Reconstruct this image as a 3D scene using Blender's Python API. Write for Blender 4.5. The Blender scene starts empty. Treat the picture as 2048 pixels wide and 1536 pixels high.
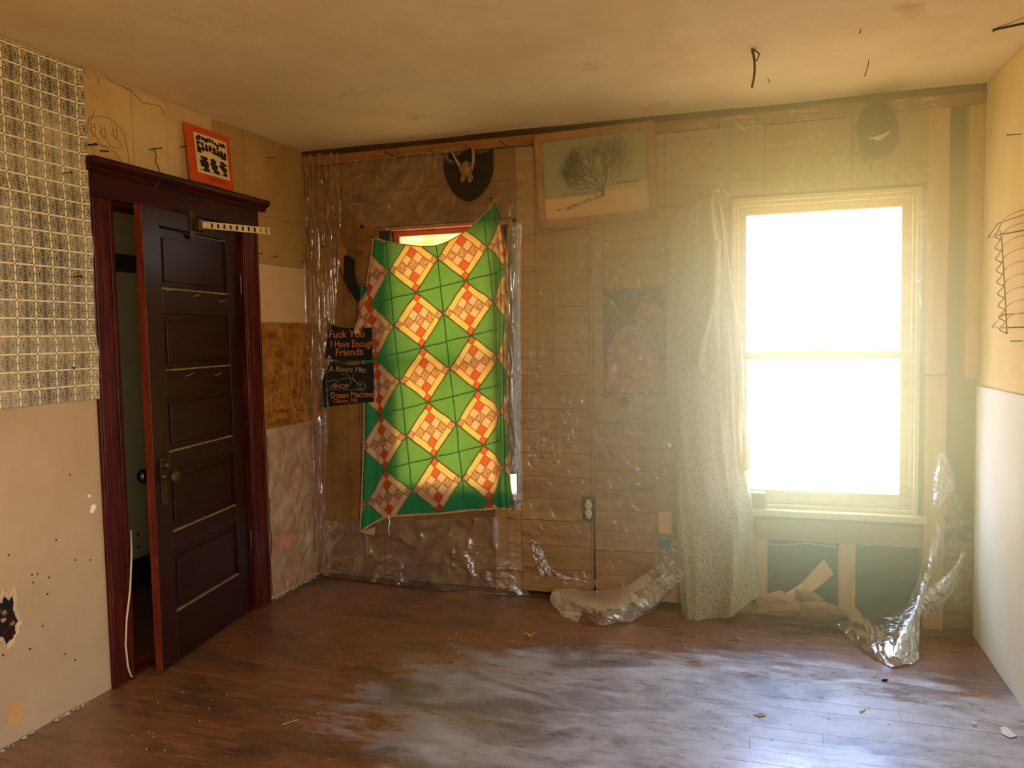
import bpy, math, random
import numpy as np
from mathutils import Vector, noise as mnoise
random.seed(7)
sc = bpy.context.scene
COL = sc.collection
V3 = Vector

# ------------------------------------------------------------------ camera
CAM = V3((2.5799, -4.0951, 1.4451)); YAW, PITCH, ROLL, FPX = 0.3075, -0.0631, 0.0178, 1564.03
_cy, _sy, _cp, _sp, _cr, _sr = math.cos(YAW), math.sin(YAW), math.cos(PITCH), math.sin(PITCH), math.cos(ROLL), math.sin(ROLL)
R3 = np.array([[_cy, -_sy, 0], [_sy, _cy, 0], [0, 0, 1]]) @ np.array([[1, 0, 0], [0, _cp, -_sp], [0, _sp, _cp]]) @ np.array([[_cr, 0, _sr], [0, 1, 0], [-_sr, 0, _cr]])
cd = bpy.data.cameras.new('camera'); cam = bpy.data.objects.new('camera', cd); COL.objects.link(cam)
import mathutils
cam.matrix_world = mathutils.Matrix([[R3[i][0], R3[i][2], -R3[i][1], CAM[i]] for i in range(3)] + [[0, 0, 0, 1]])
cd.sensor_width = 36; cd.lens = FPX * 36 / 2048; cd.clip_start = .02
sc.camera = cam

# ------------------------------------------------------------------ light
EXPO = 1.08
SKY = 7.0
HAZE = 1.3
w = bpy.data.worlds.new('world'); sc.world = w; w.use_nodes = True
nt = w.node_tree; nt.nodes.clear()
o_ = nt.nodes.new('ShaderNodeOutputWorld'); b_ = nt.nodes.new('ShaderNodeBackground')
g_ = nt.nodes.new('ShaderNodeNewGeometry'); s_ = nt.nodes.new('ShaderNodeSeparateXYZ'); r_ = nt.nodes.new('ShaderNodeValToRGB')
m_ = nt.nodes.new('ShaderNodeMapRange')
tc_ = nt.nodes.new('ShaderNodeTexCoord')
nt.links.new(tc_.outputs['Generated'], s_.inputs[0]); nt.links.new(s_.outputs[2], m_.inputs[0])
m_.inputs[1].default_value = -1; m_.inputs[2].default_value = 1
nt.links.new(m_.outputs[0], r_.inputs[0])
e = r_.color_ramp.elements
e[0].position = 0.0; e[0].color = (.50, .38, .20, 1)      # sunlit autumn ground outside
e[1].position = 1.0; e[1].color = (.66, 1.0, 1.42, 1)
k = e.new(.44); k.color = (.60, .48, .28, 1)
k = e.new(.52); k.color = (1.0, .97, .88, 1)
k = e.new(.64); k.color = (.78, .99, 1.26, 1)
nt.links.new(r_.outputs[0], b_.inputs[0]); b_.inputs[1].default_value = SKY
nt.links.new(b_.outputs[0], o_.inputs[0])

def portal(name, loc, rot, sx, sy):
    l = bpy.data.lights.new(name, 'AREA'); l.shape = 'RECTANGLE'; l.size = sx; l.size_y = sy; l.cycles.is_portal = True
    o = bpy.data.objects.new(name, l); o.location = loc; o.rotation_euler = rot; COL.objects.link(o)
portal('daylight_portal', (2.88, .16, 1.31), (math.radians(-90), 0, 0), .86, 1.6)
portal('daylight_portal', (.89, .16, 1.31), (math.radians(-90), 0, 0), .86, 1.6)
REARWIN = (-5.4, -3.4, .7, 2.3)       # y0,y1,z0,z1 of the window of the right wall, behind the photographer
portal('daylight_portal', (3.70, (REARWIN[0] + REARWIN[1]) / 2, (REARWIN[2] + REARWIN[3]) / 2), (0, math.radians(90), 0), REARWIN[3] - REARWIN[2], REARWIN[1] - REARWIN[0])

hl = bpy.data.lights.new('hall_fill', 'AREA'); hl.shape = 'RECTANGLE'; hl.size = .5; hl.size_y = 1.1; hl.energy = 95; hl.color = (1.0, .96, .9)  # unseen area lamp added to lighten the dark hall
hlo = bpy.data.objects.new('hall_fill', hl); hlo.location = (-.5, -2.98, 1.5); hlo.rotation_euler = (math.radians(90), 0, math.radians(180 - 8)); COL.objects.link(hlo)
vs = sc.view_settings; vs.view_transform = 'Standard'; vs.look = 'None'; vs.exposure = EXPO; vs.gamma = 1; vs.use_curve_mapping = False
cy = sc.cycles
cy.max_bounces = 8; cy.diffuse_bounces = 4; cy.glossy_bounces = 3; cy.transmission_bounces = 6; cy.transparent_max_bounces = 16
cy.volume_bounces = 2; cy.sample_clamp_indirect = 6; cy.sample_clamp_direct = 0; cy.use_denoising = True
cy.caustics_reflective = False; cy.caustics_refractive = False
cy.volume_step_rate = 1.4
cy.use_adaptive_sampling = False

# ------------------------------------------------------------------ helpers
def ray(u, v):
    d = R3 @ np.array([(u - 1024) / FPX, 1, -(v - 768) / FPX]); return V3(d.tolist())
def on(ax, val, u, v):
    d = ray(u, v); return CAM + d * ((val - CAM[ax]) / d[ax])
def B(u, v, d=0.0): return on(1, -d, u, v)       # a point d metres in front of the back wall
def L(u, v, d=0.0): return on(0, d, u, v)        # d metres in front of the left wall
def F(u, v, z=0.0): return on(2, z, u, v)
def Cc(u, v): return on(2, 2.55, u, v)

def lin(c):
    f = lambda x: x / 12.92 if x <= .04045 else ((x + .055) / 1.055) ** 2.4
    return tuple(f(x / 255) for x in c) + (1,)

class S:     # a node socket that can be calculated with
    def __init__(s, t, k): s.t = t; s.k = k
    def op(s, o, *a):
        n = s.t.nodes.new('ShaderNodeMath'); n.operation = o
        for i, x in enumerate((s,) + a):
            if isinstance(x, S): s.t.links.new(x.k, n.inputs[i])
            else: n.inputs[i].default_value = x
        return S(s.t, n.outputs[0])
    def __add__(s, o): return s.op('ADD', o)
    def __sub__(s, o): return s.op('SUBTRACT', o)
    def __mul__(s, o): return s.op('MULTIPLY', o)
    __radd__ = __add__; __rmul__ = __mul__
    def __rsub__(s, o): return (s * -1) + o
    def gt(s, o): return s.op('GREATER_THAN', o)
    def lt(s, o): return s.op('LESS_THAN', o)
    def floor(s): return s.op('FLOOR')
    def fract(s): return s.op('FRACT')
    def abs(s): return s.op('ABSOLUTE')
    def mod(s, o): return s.op('MODULO', o)
    def mn(s, o): return s.op('MINIMUM', o)
    def mx(s, o): return s.op('MAXIMUM', o)

class T:
    def __init__(s, name):
        s.m = bpy.data.materials.new(name); s.m.use_nodes = True; s.t = s.m.node_tree; s.t.nodes.clear()
        s.out = s.t.nodes.new('ShaderNodeOutputMaterial')
    def n(s, ty, ins={}, **at):
        nd = s.t.nodes.new('ShaderNode' + ty)
        for k, v in at.items(): setattr(nd, k, v)
        for k, v in ins.items(): s.set(nd, k, v)
        return nd
    def set(s, nd, k, v):
        if isinstance(v, S): s.t.links.new(v.k, nd.inputs[k])
        elif hasattr(v, 'is_output'): s.t.links.new(v, nd.inputs[k])
        else: nd.inputs[k].default_value = v
    def pos(s, scale=(1, 1, 1)):
        g = s.n('NewGeometry'); m = s.n('Mapping', {'Vector': g.outputs['Position'], 'Scale': scale}); return m.outputs[0]
    def noise(s, vec, scale, detail=4, rough=.6, dist=0):
        return S(s.t, s.n('TexNoise', {'Vector': vec, 'Scale': scale, 'Detail': detail, 'Roughness': rough, 'Distortion': dist}).outputs[0])
    def ramp(s, x, a, b):
        return S(s.t, s.n('MapRange', {0: x, 1: a, 2: b}, clamp=True).outputs[0])
    def mix(s, f, a, b):
        nd = s.n('Mix', data_type='RGBA')
        s.set(nd, 0, f); s.set(nd, 6, a); s.set(nd, 7, b); return nd.outputs[2]
    def bump(s, h, st=.3, d=.01):
        return s.n('Bump', {'Height': h, 'Strength': st, 'Distance': d}).outputs[0]
    def bsdf(s, col, rough=.7, normal=None, metal=0., spec=.4):
        b = s.n('BsdfPrincipled', {'Base Color': col, 'Roughness': rough, 'Metallic': metal, 'Specular IOR Level': spec})
        if normal is not None: s.set(b, 'Normal', normal)
        return b.outputs[0]
    def done(s, sh): s.t.links.new(sh, s.out.inputs[0]); return s.m

def mat(name, c1, c2=None, scale=3., stretch=(1, 1, 1), rough=.7, bump=.25, bscale=60., metal=0., c3=None, s3=25., t3=(.62, .7), spec=.35, lo=.35, hi=.65, bd=.004, det=5):
    t = T(name); p = t.pos(stretch)
    col = lin(c1)
    if c2: col = t.mix(t.ramp(t.noise(p, scale, det, .65), lo, hi), lin(c1), lin(c2))
    if c3: col = t.mix(t.ramp(t.noise(p, s3, 3, .6), *t3), col, lin(c3))
    nm = t.bump(t.noise(p, bscale, 4, .6), bump, bd) if bump else None
    return t.done(t.bsdf(col, rough, nm, metal, spec))

MATS = {}
def fin(o, label=None, cat=None, group=None, kind=None):
    if label: o['label'] = label
    if cat: o['category'] = cat
    if group: o['group'] = group
    if kind: o['kind'] = kind
    return o
def wloc(p): return p['_w'] if p is not None else (0, 0, 0)
def link(name, data, parent, base):
    o = bpy.data.objects.new(name, data); COL.objects.link(o)
    o['_w'] = tuple(base)
    pw = V3(wloc(parent)) if parent is not None else V3((0, 0, 0))
    o.parent = parent; o.location = V3(base) - pw
    return o
def empty(name, base, label=None, cat=None, group=None, kind=None, parent=None):
    o = link(name, None, parent, V3(base)); o.empty_display_size = .05
    return fin(o, label, cat, group, kind)

class MB:
    def __init__(s): s.v = []; s.f = []; s.uv = None
    def add(s, vs_, fs):
        k = len(s.v); s.v += [V3(x) for x in vs_]; s.f += [tuple(i + k for i in f) for f in fs]; return s
    def box(s, a, b, bev=0.):
        x0, y0, z0 = [min(a[i], b[i]) for i in range(3)]; x1, y1, z1 = [max(a[i], b[i]) for i in range(3)]
        bev = min(bev, (x1 - x0) * .3, (y1 - y0) * .3, (z1 - z0) * .3)
        if bev <= 0:
            return s.add([(x0, y0, z0), (x1, y0, z0), (x1, y1, z0), (x0, y1, z0), (x0, y0, z1), (x1, y0, z1), (x1, y1, z1), (x0, y1, z1)],
                         [(0, 3, 2, 1), (4, 5, 6, 7), (0, 1, 5, 4), (1, 2, 6, 5), (2, 3, 7, 6), (3, 0, 4, 7)])
        import itertools
        P = {}; vs_ = []
        lo = (x0, y0, z0); hi = (x1, y1, z1)
        for c in itertools.product((0, 1), repeat=3):
            for ax in range(3):
                p = [(hi[i] if c[i] else lo[i]) if i == ax else ((hi[i] - bev) if c[i] else (lo[i] + bev)) for i in range(3)]
                P[(c, ax)] = len(vs_); vs_.append(p)
        fs = []
        for ax in range(3):
            o1, o2 = [i for i in range(3) if i != ax]
            for sd in (0, 1):
                q = []
                for a_, b_ in ((0, 0), (1, 0), (1, 1), (0, 1)):
                    c = [0, 0, 0]; c[ax] = sd; c[o1] = a_; c[o2] = b_; q.append(P[(tuple(c), ax)])
                fs.append(tuple(q))
        for ax in range(3):      # edges along ax
            o1, o2 = [i for i in range(3) if i != ax]
            for a_, b_ in itertools.product((0, 1), repeat=2):
                c0 = [0, 0, 0]; c0[o1] = a_; c0[o2] = b_; c1 = list(c0); c1[ax] = 1; c0 = tuple(c0); c1 = tuple(c1)
                fs.append((P[(c0, o1)], P[(c1, o1)], P[(c1, o2)], P[(c0, o2)]))
        for c in itertools.product((0, 1), repeat=3): fs.append((P[(c, 0)], P[(c, 1)], P[(c, 2)]))
        return s.add(vs_, fs)
    def prism(s, pts, off):      # polygon extruded along vector off
        n = len(pts); off = V3(off)
        return s.add([V3(p) for p in pts] + [V3(p) + off for p in pts],
                     [tuple(range(n)), tuple(range(2 * n - 1, n - 1, -1))] + [(i, i + n, (i + 1) % n + n, (i + 1) % n) for i in range(n)])
    def tube(s, pts, r, seg=8):
        pts = [V3(p) for p in pts]; n = len(pts)
        rs = r if isinstance(r, (list, tuple)) else [r] * n
        d0 = (pts[1] - pts[0]).normalized(); a = d0.orthogonal().normalized(); rings = []
        for i in range(n):
            d = (pts[min(i + 1, n - 1)] - pts[max(i - 1, 0)]).normalized()
            a = (a - d * a.dot(d)); a = a.normalized() if a.length > 1e-6 else d.orthogonal().normalized()
            b = d.cross(a)
            rings += [pts[i] + (a * math.cos(t) + b * math.sin(t)) * rs[i] for t in [2 * math.pi * j / seg for j in range(seg)]]
        fs = [(i * seg + j, i * seg + (j + 1) % seg, (i + 1) * seg + (j + 1) % seg, (i + 1) * seg + j) for i in range(n - 1) for j in range(seg)]
        fs += [tuple(range(seg - 1, -1, -1)), tuple(range((n - 1) * seg, n * seg))]
        return s.add(rings, fs)
    def lathe(s, c, ax, prof, seg=20):      # prof: (distance along ax, radius)
        c = V3(c); ax = V3(ax).normalized()
        a = ax.orthogonal().normalized(); b = ax.cross(a)
        pts = [c + ax * h + (a * math.cos(2 * math.pi * j / seg) + b * math.sin(2 * math.pi * j / seg)) * max(r, 1e-4) for h, r in prof for j in range(seg)]
        n = len(prof)
        return s.add(pts, [(i * seg + j, i * seg + (j + 1) % seg, (i + 1) * seg + (j + 1) % seg, (i + 1) * seg + j) for i in range(n - 1) for j in range(seg)]
                     + [tuple(range(seg)), tuple(range((n - 1) * seg, n * seg))])
    def build(s, name, m, parent=None, smooth=False, label=None, cat=None, group=None, kind=None):
        me = bpy.data.meshes.new(name)
        lo = [min(p[i] for p in s.v) for i in range(3)]; hi = [max(p[i] for p in s.v) for i in range(3)]
        base = V3(((lo[0] + hi[0]) / 2, (lo[1] + hi[1]) / 2, lo[2]))
        me.from_pydata([tuple(p - base) for p in s.v], [], s.f); me.update()
        import bmesh
        bm = bmesh.new(); bm.from_mesh(me)
        if not s.uv: bmesh.ops.recalc_face_normals(bm, faces=bm.faces)
        bm.to_mesh(me); bm.free()
        if s.uv:
            uvl = me.uv_layers.new(name='UVMap'); idx = np.empty(len(me.loops), dtype=np.int32); me.loops.foreach_get('vertex_index', idx)
            uvl.data.foreach_set('uv', np.array(s.uv, dtype=np.float32)[idx].ravel())
        for x in (m if isinstance(m, list) else [m]): me.materials.append(x)
        if smooth: me.polygons.foreach_set('use_smooth', [True] * len(me.polygons))
        me.update()
        o = link(name, me, parent, base)
        return fin(o, label, cat, group, kind)

def catmull(P, t):       # P: array (n,k), t in [0,n-1]
    n = len(P); i = min(int(t), n - 2); f = t - i
    p0, p1, p2, p3 = P[max(i - 1, 0)], P[i], P[i + 1], P[min(i + 2, n - 1)]
    if i == 0: p0 = 2 * p1 - p2
    if i + 2 > n - 1: p3 = 2 * p2 - p1
    return .5 * ((2 * p1) + (-p0 + p2) * f + (2 * p0 - 5 * p1 + 4 * p2 - p3) * f * f + (-p0 + 3 * p1 - 3 * p2 + p3) * f ** 3)
def net_surface(net, nu, nv, disp=None, uvf=None):
    """net: rows of control points (x,y,z); smooth grid; disp(s,t,p)->Vector; s across, t down"""
    net = [np.array([list(p) for p in row], float) for row in net]
    nr = len(net); ncl = len(net[0]); mb = MB(); uv = []
    cols = [[catmull(row, (ncl - 1) * i / nu) for i in range(nu + 1)] for row in net]
    for j in range(nv + 1):
        t = j / nv
        for i in range(nu + 1):
            q = catmull(np.array([cols[r][i] for r in range(nr)]), (nr - 1) * t)
            p = V3(q.tolist()); sN = i / nu
            uv.append(uvf(sN, t, p) if uvf else (sN, t))
            if disp: p = p + disp(sN, t, p)
            mb.v.append(p)
    W = nu + 1
    mb.f = [(j * W + i, j * W + i + 1, (j + 1) * W + i + 1, (j + 1) * W + i) for j in range(nv) for i in range(nu)]
    mb.uv = uv
    return mb
def nz(p, s=1., o=0.): return mnoise.noise(V3((p[0] * s + o, p[1] * s + o * .7, p[2] * s - o)))
def ridge(p, s, o=0.):
    return 1 - 2 * abs(nz(p, s, o))

# ------------------------------------------------------------------ materials
m_ceiling = mat('ceiling_plaster', (242, 220, 172), (228, 200, 148), 1.2, rough=.75, bump=.5, bscale=22, c3=(200, 160, 108), s3=3.1, t3=(.66, .8), bd=.01)
m_drywall = mat('tan_drywall', (204, 168, 122), (192, 154, 108), 1.6, rough=.75, bump=.08, bscale=35, c3=(120, 82, 50), s3=42, t3=(.74, .78))
m_cream = mat('cream_board', (208, 172, 112), (190, 150, 88), 2.2, rough=.75, bump=.12, bscale=20, c3=(120, 84, 40), s3=38, t3=(.73, .78))
m_tanboard = mat('tan_board', (178, 138, 76), (160, 118, 56), 2.2, rough=.75, bump=.12, bscale=20, c3=(110, 70, 30), s3=38, t3=(.72, .78))
m_pale = mat('pale_board', (214, 176, 126), (204, 162, 112), 2.2, rough=.75, bump=.08, bscale=20, c3=(100, 70, 40), s3=44, t3=(.75, .78))
m_yellow = mat('yellowed_board', (246, 218, 150), (232, 196, 122), 2.4, (1, 1, .5), rough=.7, bump=.15, bscale=18, c3=(170, 120, 62), s3=24, t3=(.7, .78))
m_white = mat('off_white_drywall', (250, 246, 220), (242, 234, 200), 2.0, rough=.7, bump=.08, bscale=14, c3=(120, 100, 66), s3=48, t3=(.76, .79))
m_paper = mat('brown_building_paper', (148, 104, 46), (112, 74, 26), 2.6, (1, 1, 1.6), rough=.7, bump=.4, bscale=9, c3=(78, 50, 22), s3=6, t3=(.6, .72), bd=.015)
m_lath = mat('orange_lath', (166, 112, 52), (134, 84, 34), 3, (1, 1, 9), rough=.6, bump=.3, bscale=18, c3=(60, 32, 12), s3=26, t3=(.72, .77))
m_board = mat('aged_plank', (190, 146, 84), (162, 120, 64), 2.4, (1, 1, 6), rough=.7, bump=.35, bscale=14, c3=(118, 84, 42), s3=5, t3=(.50, .78), bd=.004, lo=.3, hi=.7)
m_board2 = mat('aged_plank_reddish', (184, 136, 76), (156, 112, 60), 2.4, (1, 1, 6), rough=.7, bump=.35, bscale=14, c3=(120, 82, 42), s3=4.2, t3=(.48, .78), bd=.004, lo=.3, hi=.7)
m_pine = mat('pale_pine_stud', (206, 160, 104), (186, 138, 82), 3, (7, 7, .8), rough=.65, bump=.2, bscale=20, c3=(120, 80, 42), s3=17, t3=(.72, .76))
m_pineh = mat('pale_pine_rail', (228, 184, 124), (212, 164, 104), 3, (.8, 7, 7), rough=.65, bump=.2, bscale=20, c3=(120, 80, 42), s3=17, t3=(.72, .76))
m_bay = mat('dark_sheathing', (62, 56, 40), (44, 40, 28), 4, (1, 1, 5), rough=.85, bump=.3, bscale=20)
m_wood = mat('red_mahogany', (92, 28, 8), (54, 12, 4), 5, (6, 6, .6), rough=.38, bump=.12, bscale=40, spec=.18, c3=(40, 6, 3), s3=9, t3=(.6, .72))
m_woodh = mat('red_mahogany_across', (62, 12, 5), (38, 7, 3), 5, (.8, .8, 7), rough=.4, bump=.12, bscale=40, spec=.18, c3=(36, 6, 3), s3=9, t3=(.6, .72))
m_door = mat('dark_door_mahogany', (48, 12, 4), (28, 5, 2), 5, (6, 6, .6), rough=.36, bump=.12, bscale=40, spec=.3)
m_doorh = mat('dark_door_mahogany_across', (44, 9, 3), (26, 5, 2), 5, (.8, .8, 7), rough=.38, bump=.12, bscale=40, spec=.28)
m_woodedge = mat('worn_mahogany_edge', (126, 44, 12), (84, 22, 6), 6, (6, 6, .8), rough=.4, bump=.2, bscale=40, c3=(178, 108, 44), s3=19, t3=(.68, .74))
m_dust = mat('dusty_lit_ledge', (150, 118, 70), (110, 70, 34), 30, rough=.9, bump=0)  # dust colour, also lightened for the light an upturned ledge catches
m_winpaint = mat('weathered_cream_paint', (214, 192, 140), (190, 160, 104), 6, (.6, 1, 6), rough=.6, bump=.35, bscale=46, c3=(130, 92, 50), s3=60, t3=(.6, .68))
m_black = mat('black_cloth', (24, 22, 14), (34, 32, 20), 30, rough=.9, bump=.3, bscale=300)
m_capm = mat('black_cap_cotton', (20, 20, 14), (28, 28, 20), 30, rough=.9, bump=.3, bscale=300)
m_lettr = mat('copper_embroidery', (196, 120, 70), (170, 96, 50), 60, rough=.7, bump=0)
m_lettg = mat('grey_gold_print', (176, 150, 100), (140, 110, 70), 60, rough=.7, bump=0)
m_nail = mat('rusty_nail', (52, 26, 14), (36, 18, 10), 60, rough=.6, bump=.2, bscale=200, metal=.4)
m_black_metal = mat('black_knob_enamel', (14, 11, 9), rough=.25, bump=0, spec=.6)
m_brass = mat('tarnished_brass', (96, 76, 34), (58, 42, 18), 40, rough=.45, bump=.2, bscale=90, metal=.7)
m_steel = mat('painted_steel', (222, 196, 140), (198, 168, 112), 20, rough=.4, bump=0, metal=.2)
m_wire = mat('chrome_wire', (150, 128, 84), (120, 98, 60), 20, rough=.3, bump=0, metal=.7)
m_ins = mat('pink_insulation', (232, 170, 134), (196, 128, 92), 14, rough=.95, bump=1., bscale=40, c3=(140, 92, 60), s3=19, t3=(.55, .68), bd=.03)  # second noise paints darker shadows into the fibre
m_insback = mat('stained_insulation', (196, 160, 122), (150, 106, 70), 5, rough=.85, bump=.6, bscale=16, c3=(204, 140, 104), s3=5, t3=(.56, .66), bd=.02)
m_cable = mat('cream_cable', (222, 192, 150), rough=.5, bump=0)
m_dark = mat('black_wire', (20, 16, 12), rough=.5, bump=0)
m_hallwall = mat('grey_hall_paint', (122, 116, 92), (112, 106, 82), 2, rough=.8, bump=.1, bscale=20)
m_hallwood = mat('black_hall_wood', (10, 8, 7), rough=.4, bump=0)
m_bone = mat('weathered_bone', (150, 116, 66), (116, 84, 44), 40, rough=.7, bump=.5, bscale=120, c3=(196, 164, 110), s3=60, t3=(.6, .7))
m_antler = mat('antler', (180, 136, 76), (150, 106, 54), 30, rough=.6, bump=.3, bscale=120)
m_plaque = mat('dark_felt_plaque', (52, 42, 20), (44, 36, 16), 20, rough=.9, bump=.2, bscale=200)
m_frame = mat('oak_picture_frame', (186, 134, 84), (150, 100, 58), 6, (1, 1, 1), rough=.45, bump=.2, bscale=50)
m_cardboard = mat('cut_pine_board', (216, 170, 108), (196, 150, 90), 4, (1, 1, 1), rough=.7, bump=.1, bscale=20)
m_box = mat('dark_outlet_box', (30, 42, 40), rough=.5, bump=0)
m_boxblue = mat('blue_outlet_box', (48, 110, 130), rough=.5, bump=0)
m_ivory = mat('ivory_outlet', (226, 202, 160), rough=.4, bump=0)
m_orange = mat('orange_poster_card', (206, 78, 14), (194, 68, 10), 8, rough=.6, bump=0)
m_posterpaper = mat('cream_poster_print', (232, 196, 132), (222, 184, 118), 10, rough=.6, bump=0)
m_ink = mat('black_ink', (34, 24, 16), rough=.6, bump=0)
m_redink = mat('dark_red_ink', (150, 30, 10), rough=.6, bump=0)
m_pencil = mat('brown_marker_line', (134, 92, 40), rough=.8, bump=0)
m_leaf = mat('dry_leaf', (196, 130, 58), (160, 96, 36), 40, rough=.7, bump=.2, bscale=90)
m_litter = mat('pale_litter', (246, 240, 226), rough=.8, bump=0)
m_crumb = mat('plaster_crumbs', (196, 180, 152), (140, 120, 92), 90, rough=.9, bump=0)
m_straw = mat('straw', (190, 150, 90), rough=.7, bump=0)
m_fuzz = mat('dust_fuzz', (110, 84, 40), (80, 56, 24), 60, rough=.95, bump=.5, bscale=200)
m_psky = mat('print_sky', (160, 152, 106), (150, 142, 96), 6, rough=.5, bump=0)
m_pground = mat('print_ground', (222, 178, 114), (214, 168, 104), 6, rough=.5, bump=0)
m_pink = mat('print_ink', (88, 76, 50), rough=.6, bump=0)
m_capwhite = mat('cap_logo_thread', (220, 214, 180), rough=.7, bump=0)
m_hole_shade = mat('painted_hole_shade', (24, 14, 6), rough=.9, bump=0)  # near-black colour painted as the shade inside holes

def floor_mat():
    t = T('worn_painted_floor'); P = t.pos(); sep = t.n('SeparateXYZ', {0: P}); X = S(t.t, sep.outputs[0]); Y = S(t.t, sep.outputs[1])
    st = t.pos((1, 2.3, 1)); st2 = t.pos((1.2, 7, 1))
    big = t.noise(st, 1.4, 5, .6, .4); fine = t.noise(st2, 4.5, 8, .72); tiny = t.noise(t.pos((1, 2, 1)), 60, 4, .7)
    mid = t.noise(st, 6, 8, .78)
    wood = t.mix(t.ramp(fine, .3, .7), lin((92, 50, 18)), lin((152, 94, 42)))
    grey = t.mix(t.ramp(mid, .35, .7), lin((150, 150, 150)), lin((206, 206, 206)))  # grey paint, lightened to help carry the window's bright pool on the floor
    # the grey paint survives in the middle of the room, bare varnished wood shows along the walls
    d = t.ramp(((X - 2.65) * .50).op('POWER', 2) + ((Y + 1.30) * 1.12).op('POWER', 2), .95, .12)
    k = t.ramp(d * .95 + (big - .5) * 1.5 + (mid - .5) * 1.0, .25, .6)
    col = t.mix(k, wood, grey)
    dim_left = t.ramp(X + (big - .5) * 1.6 + (mid - .5) * .9, 2.1, 1.2)  # browner toward the left: falloff of the window light put into the colour
    col = t.mix(dim_left * k * .70, col, lin((92, 80, 58)))
    dark = t.ramp(t.noise(st, 2.1, 6, .65, .6), .48, .64)
    col = t.mix(dark * .75, col, lin((60, 46, 26)))
    scr = t.ramp(t.noise(t.pos((1, 14, 1)), 5.5, 6, .75), .60, .66)
    col = t.mix(scr * .5, col, lin((196, 160, 112)))
    col = t.mix(t.ramp(tiny, .62, .68) * .6, col, lin((190, 170, 140)))
    ro = t.ramp(fine, .2, .8) * .26 + .20 + k * .08
    nm = t.bump(fine * .6 + tiny * .5 + mid, .16, .004)
    b = t.n('BsdfPrincipled', {'Base Color': col, 'Roughness': ro + .16, 'Specular IOR Level': .7, 'Coat Weight': 1.0, 'Coat IOR': 1.7})
    t.set(b, 'Coat Roughness', t.ramp(mid * .6 + big * .4, .38, .60) * .40 + .16); t.set(b, 'Normal', nm); t.set(b, 'Coat Normal', nm)
    return t.done(b.outputs[0])
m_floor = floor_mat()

def wallpaper_mat():
    t = T('grid_floral_wallpaper'); P = t.pos(); sep = t.n('SeparateXYZ', {0: P}); Y = S(t.t, sep.outputs[1]); Z = S(t.t, sep.outputs[2])
    wob = t.noise(P, 5, 2, .5) * .012
    a = ((Y + 1.61) * (1 / .080) + wob).fract(); b = ((Z - .03) * (1 / .0655) + wob).fract()
    da = (a - .5).abs(); db = (b - .5).abs()
    edge = da.mx(db)                       # .5 on the grid line
    inside = t.ramp(edge, .468, .448)
    # symmetric scroll pattern inside each square
    comb = t.n('CombineXYZ', {0: da * 2.6, 1: db * 2.6, 2: 0.}).outputs[0]
    sw = S(t.t, t.n('TexNoise', {'Vector': comb, 'Scale': 3.6, 'Detail': 2., 'Roughness': .5, 'Distortion': 1.2}).outputs[0])
    scroll = t.ramp(((sw * 4.2).fract() - .5).abs(), .16, .28)
    r = (da * da + db * db).op('SQRT'); ring = t.ramp(((r * 7.5).fract() - .5).abs(), .1, .25)
    dens = t.mix(inside * (scroll * .74 + .20 + ring * .10), lin((250, 228, 176)), lin((44, 36, 20)))
    fadd = t.ramp(t.noise(P, 3.2, 3), .45, .7)
    col = t.mix(fadd * .35, dens, lin((236, 212, 160)))
    # little florets on the lattice, halfway and at the crossings
    d1 = ((da - .5).op('POWER', 2) + (db).op('POWER', 2)).op('SQRT'); d2 = ((da).op('POWER', 2) + (db - .5).op('POWER', 2)).op('SQRT')
    d3 = ((da - .5).op('POWER', 2) + (db - .5).op('POWER', 2)).op('SQRT')
    dot = t.ramp(d1.mn(d3), .062, .045)
    col = t.mix(dot * .8, col, lin((96, 74, 38)))
    col = t.mix(t.ramp(t.noise(P, 1.3, 3), .5, .75) * .35, col, lin((196, 158, 96)))
    return t.done(t.bsdf(col, .55, t.bump(t.noise(P, 9, 3), .35, .01), 0, .35))
m_wallpaper = wallpaper_mat()

def osb_mat():
    t = T('strand_board'); P = t.pos((1, 1.6, .7))
    v = t.n('TexVoronoi', {'Vector': P, 'Scale': 26.}); w2 = t.n('TexVoronoi', {'Vector': t.pos((1, .7, 1.7)), 'Scale': 22.})
    c = t.mix(S(t.t, t.n('SeparateColor', {0: v.outputs['Color']}).outputs[0]), lin((118, 70, 16)), lin((190, 128, 44)))
    c2 = t.mix(S(t.t, t.n('SeparateColor', {0: w2.outputs['Color']}).outputs[1]), lin((102, 60, 14)), lin((176, 108, 30)))
    c = t.mix(t.ramp(t.noise(t.pos(), 7, 4), .4, .6), c, c2)
    return t.done(t.bsdf(c, .65, t.bump(S(t.t, v.outputs['Distance']), .4, .004)))
m_osb = osb_mat()

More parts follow.
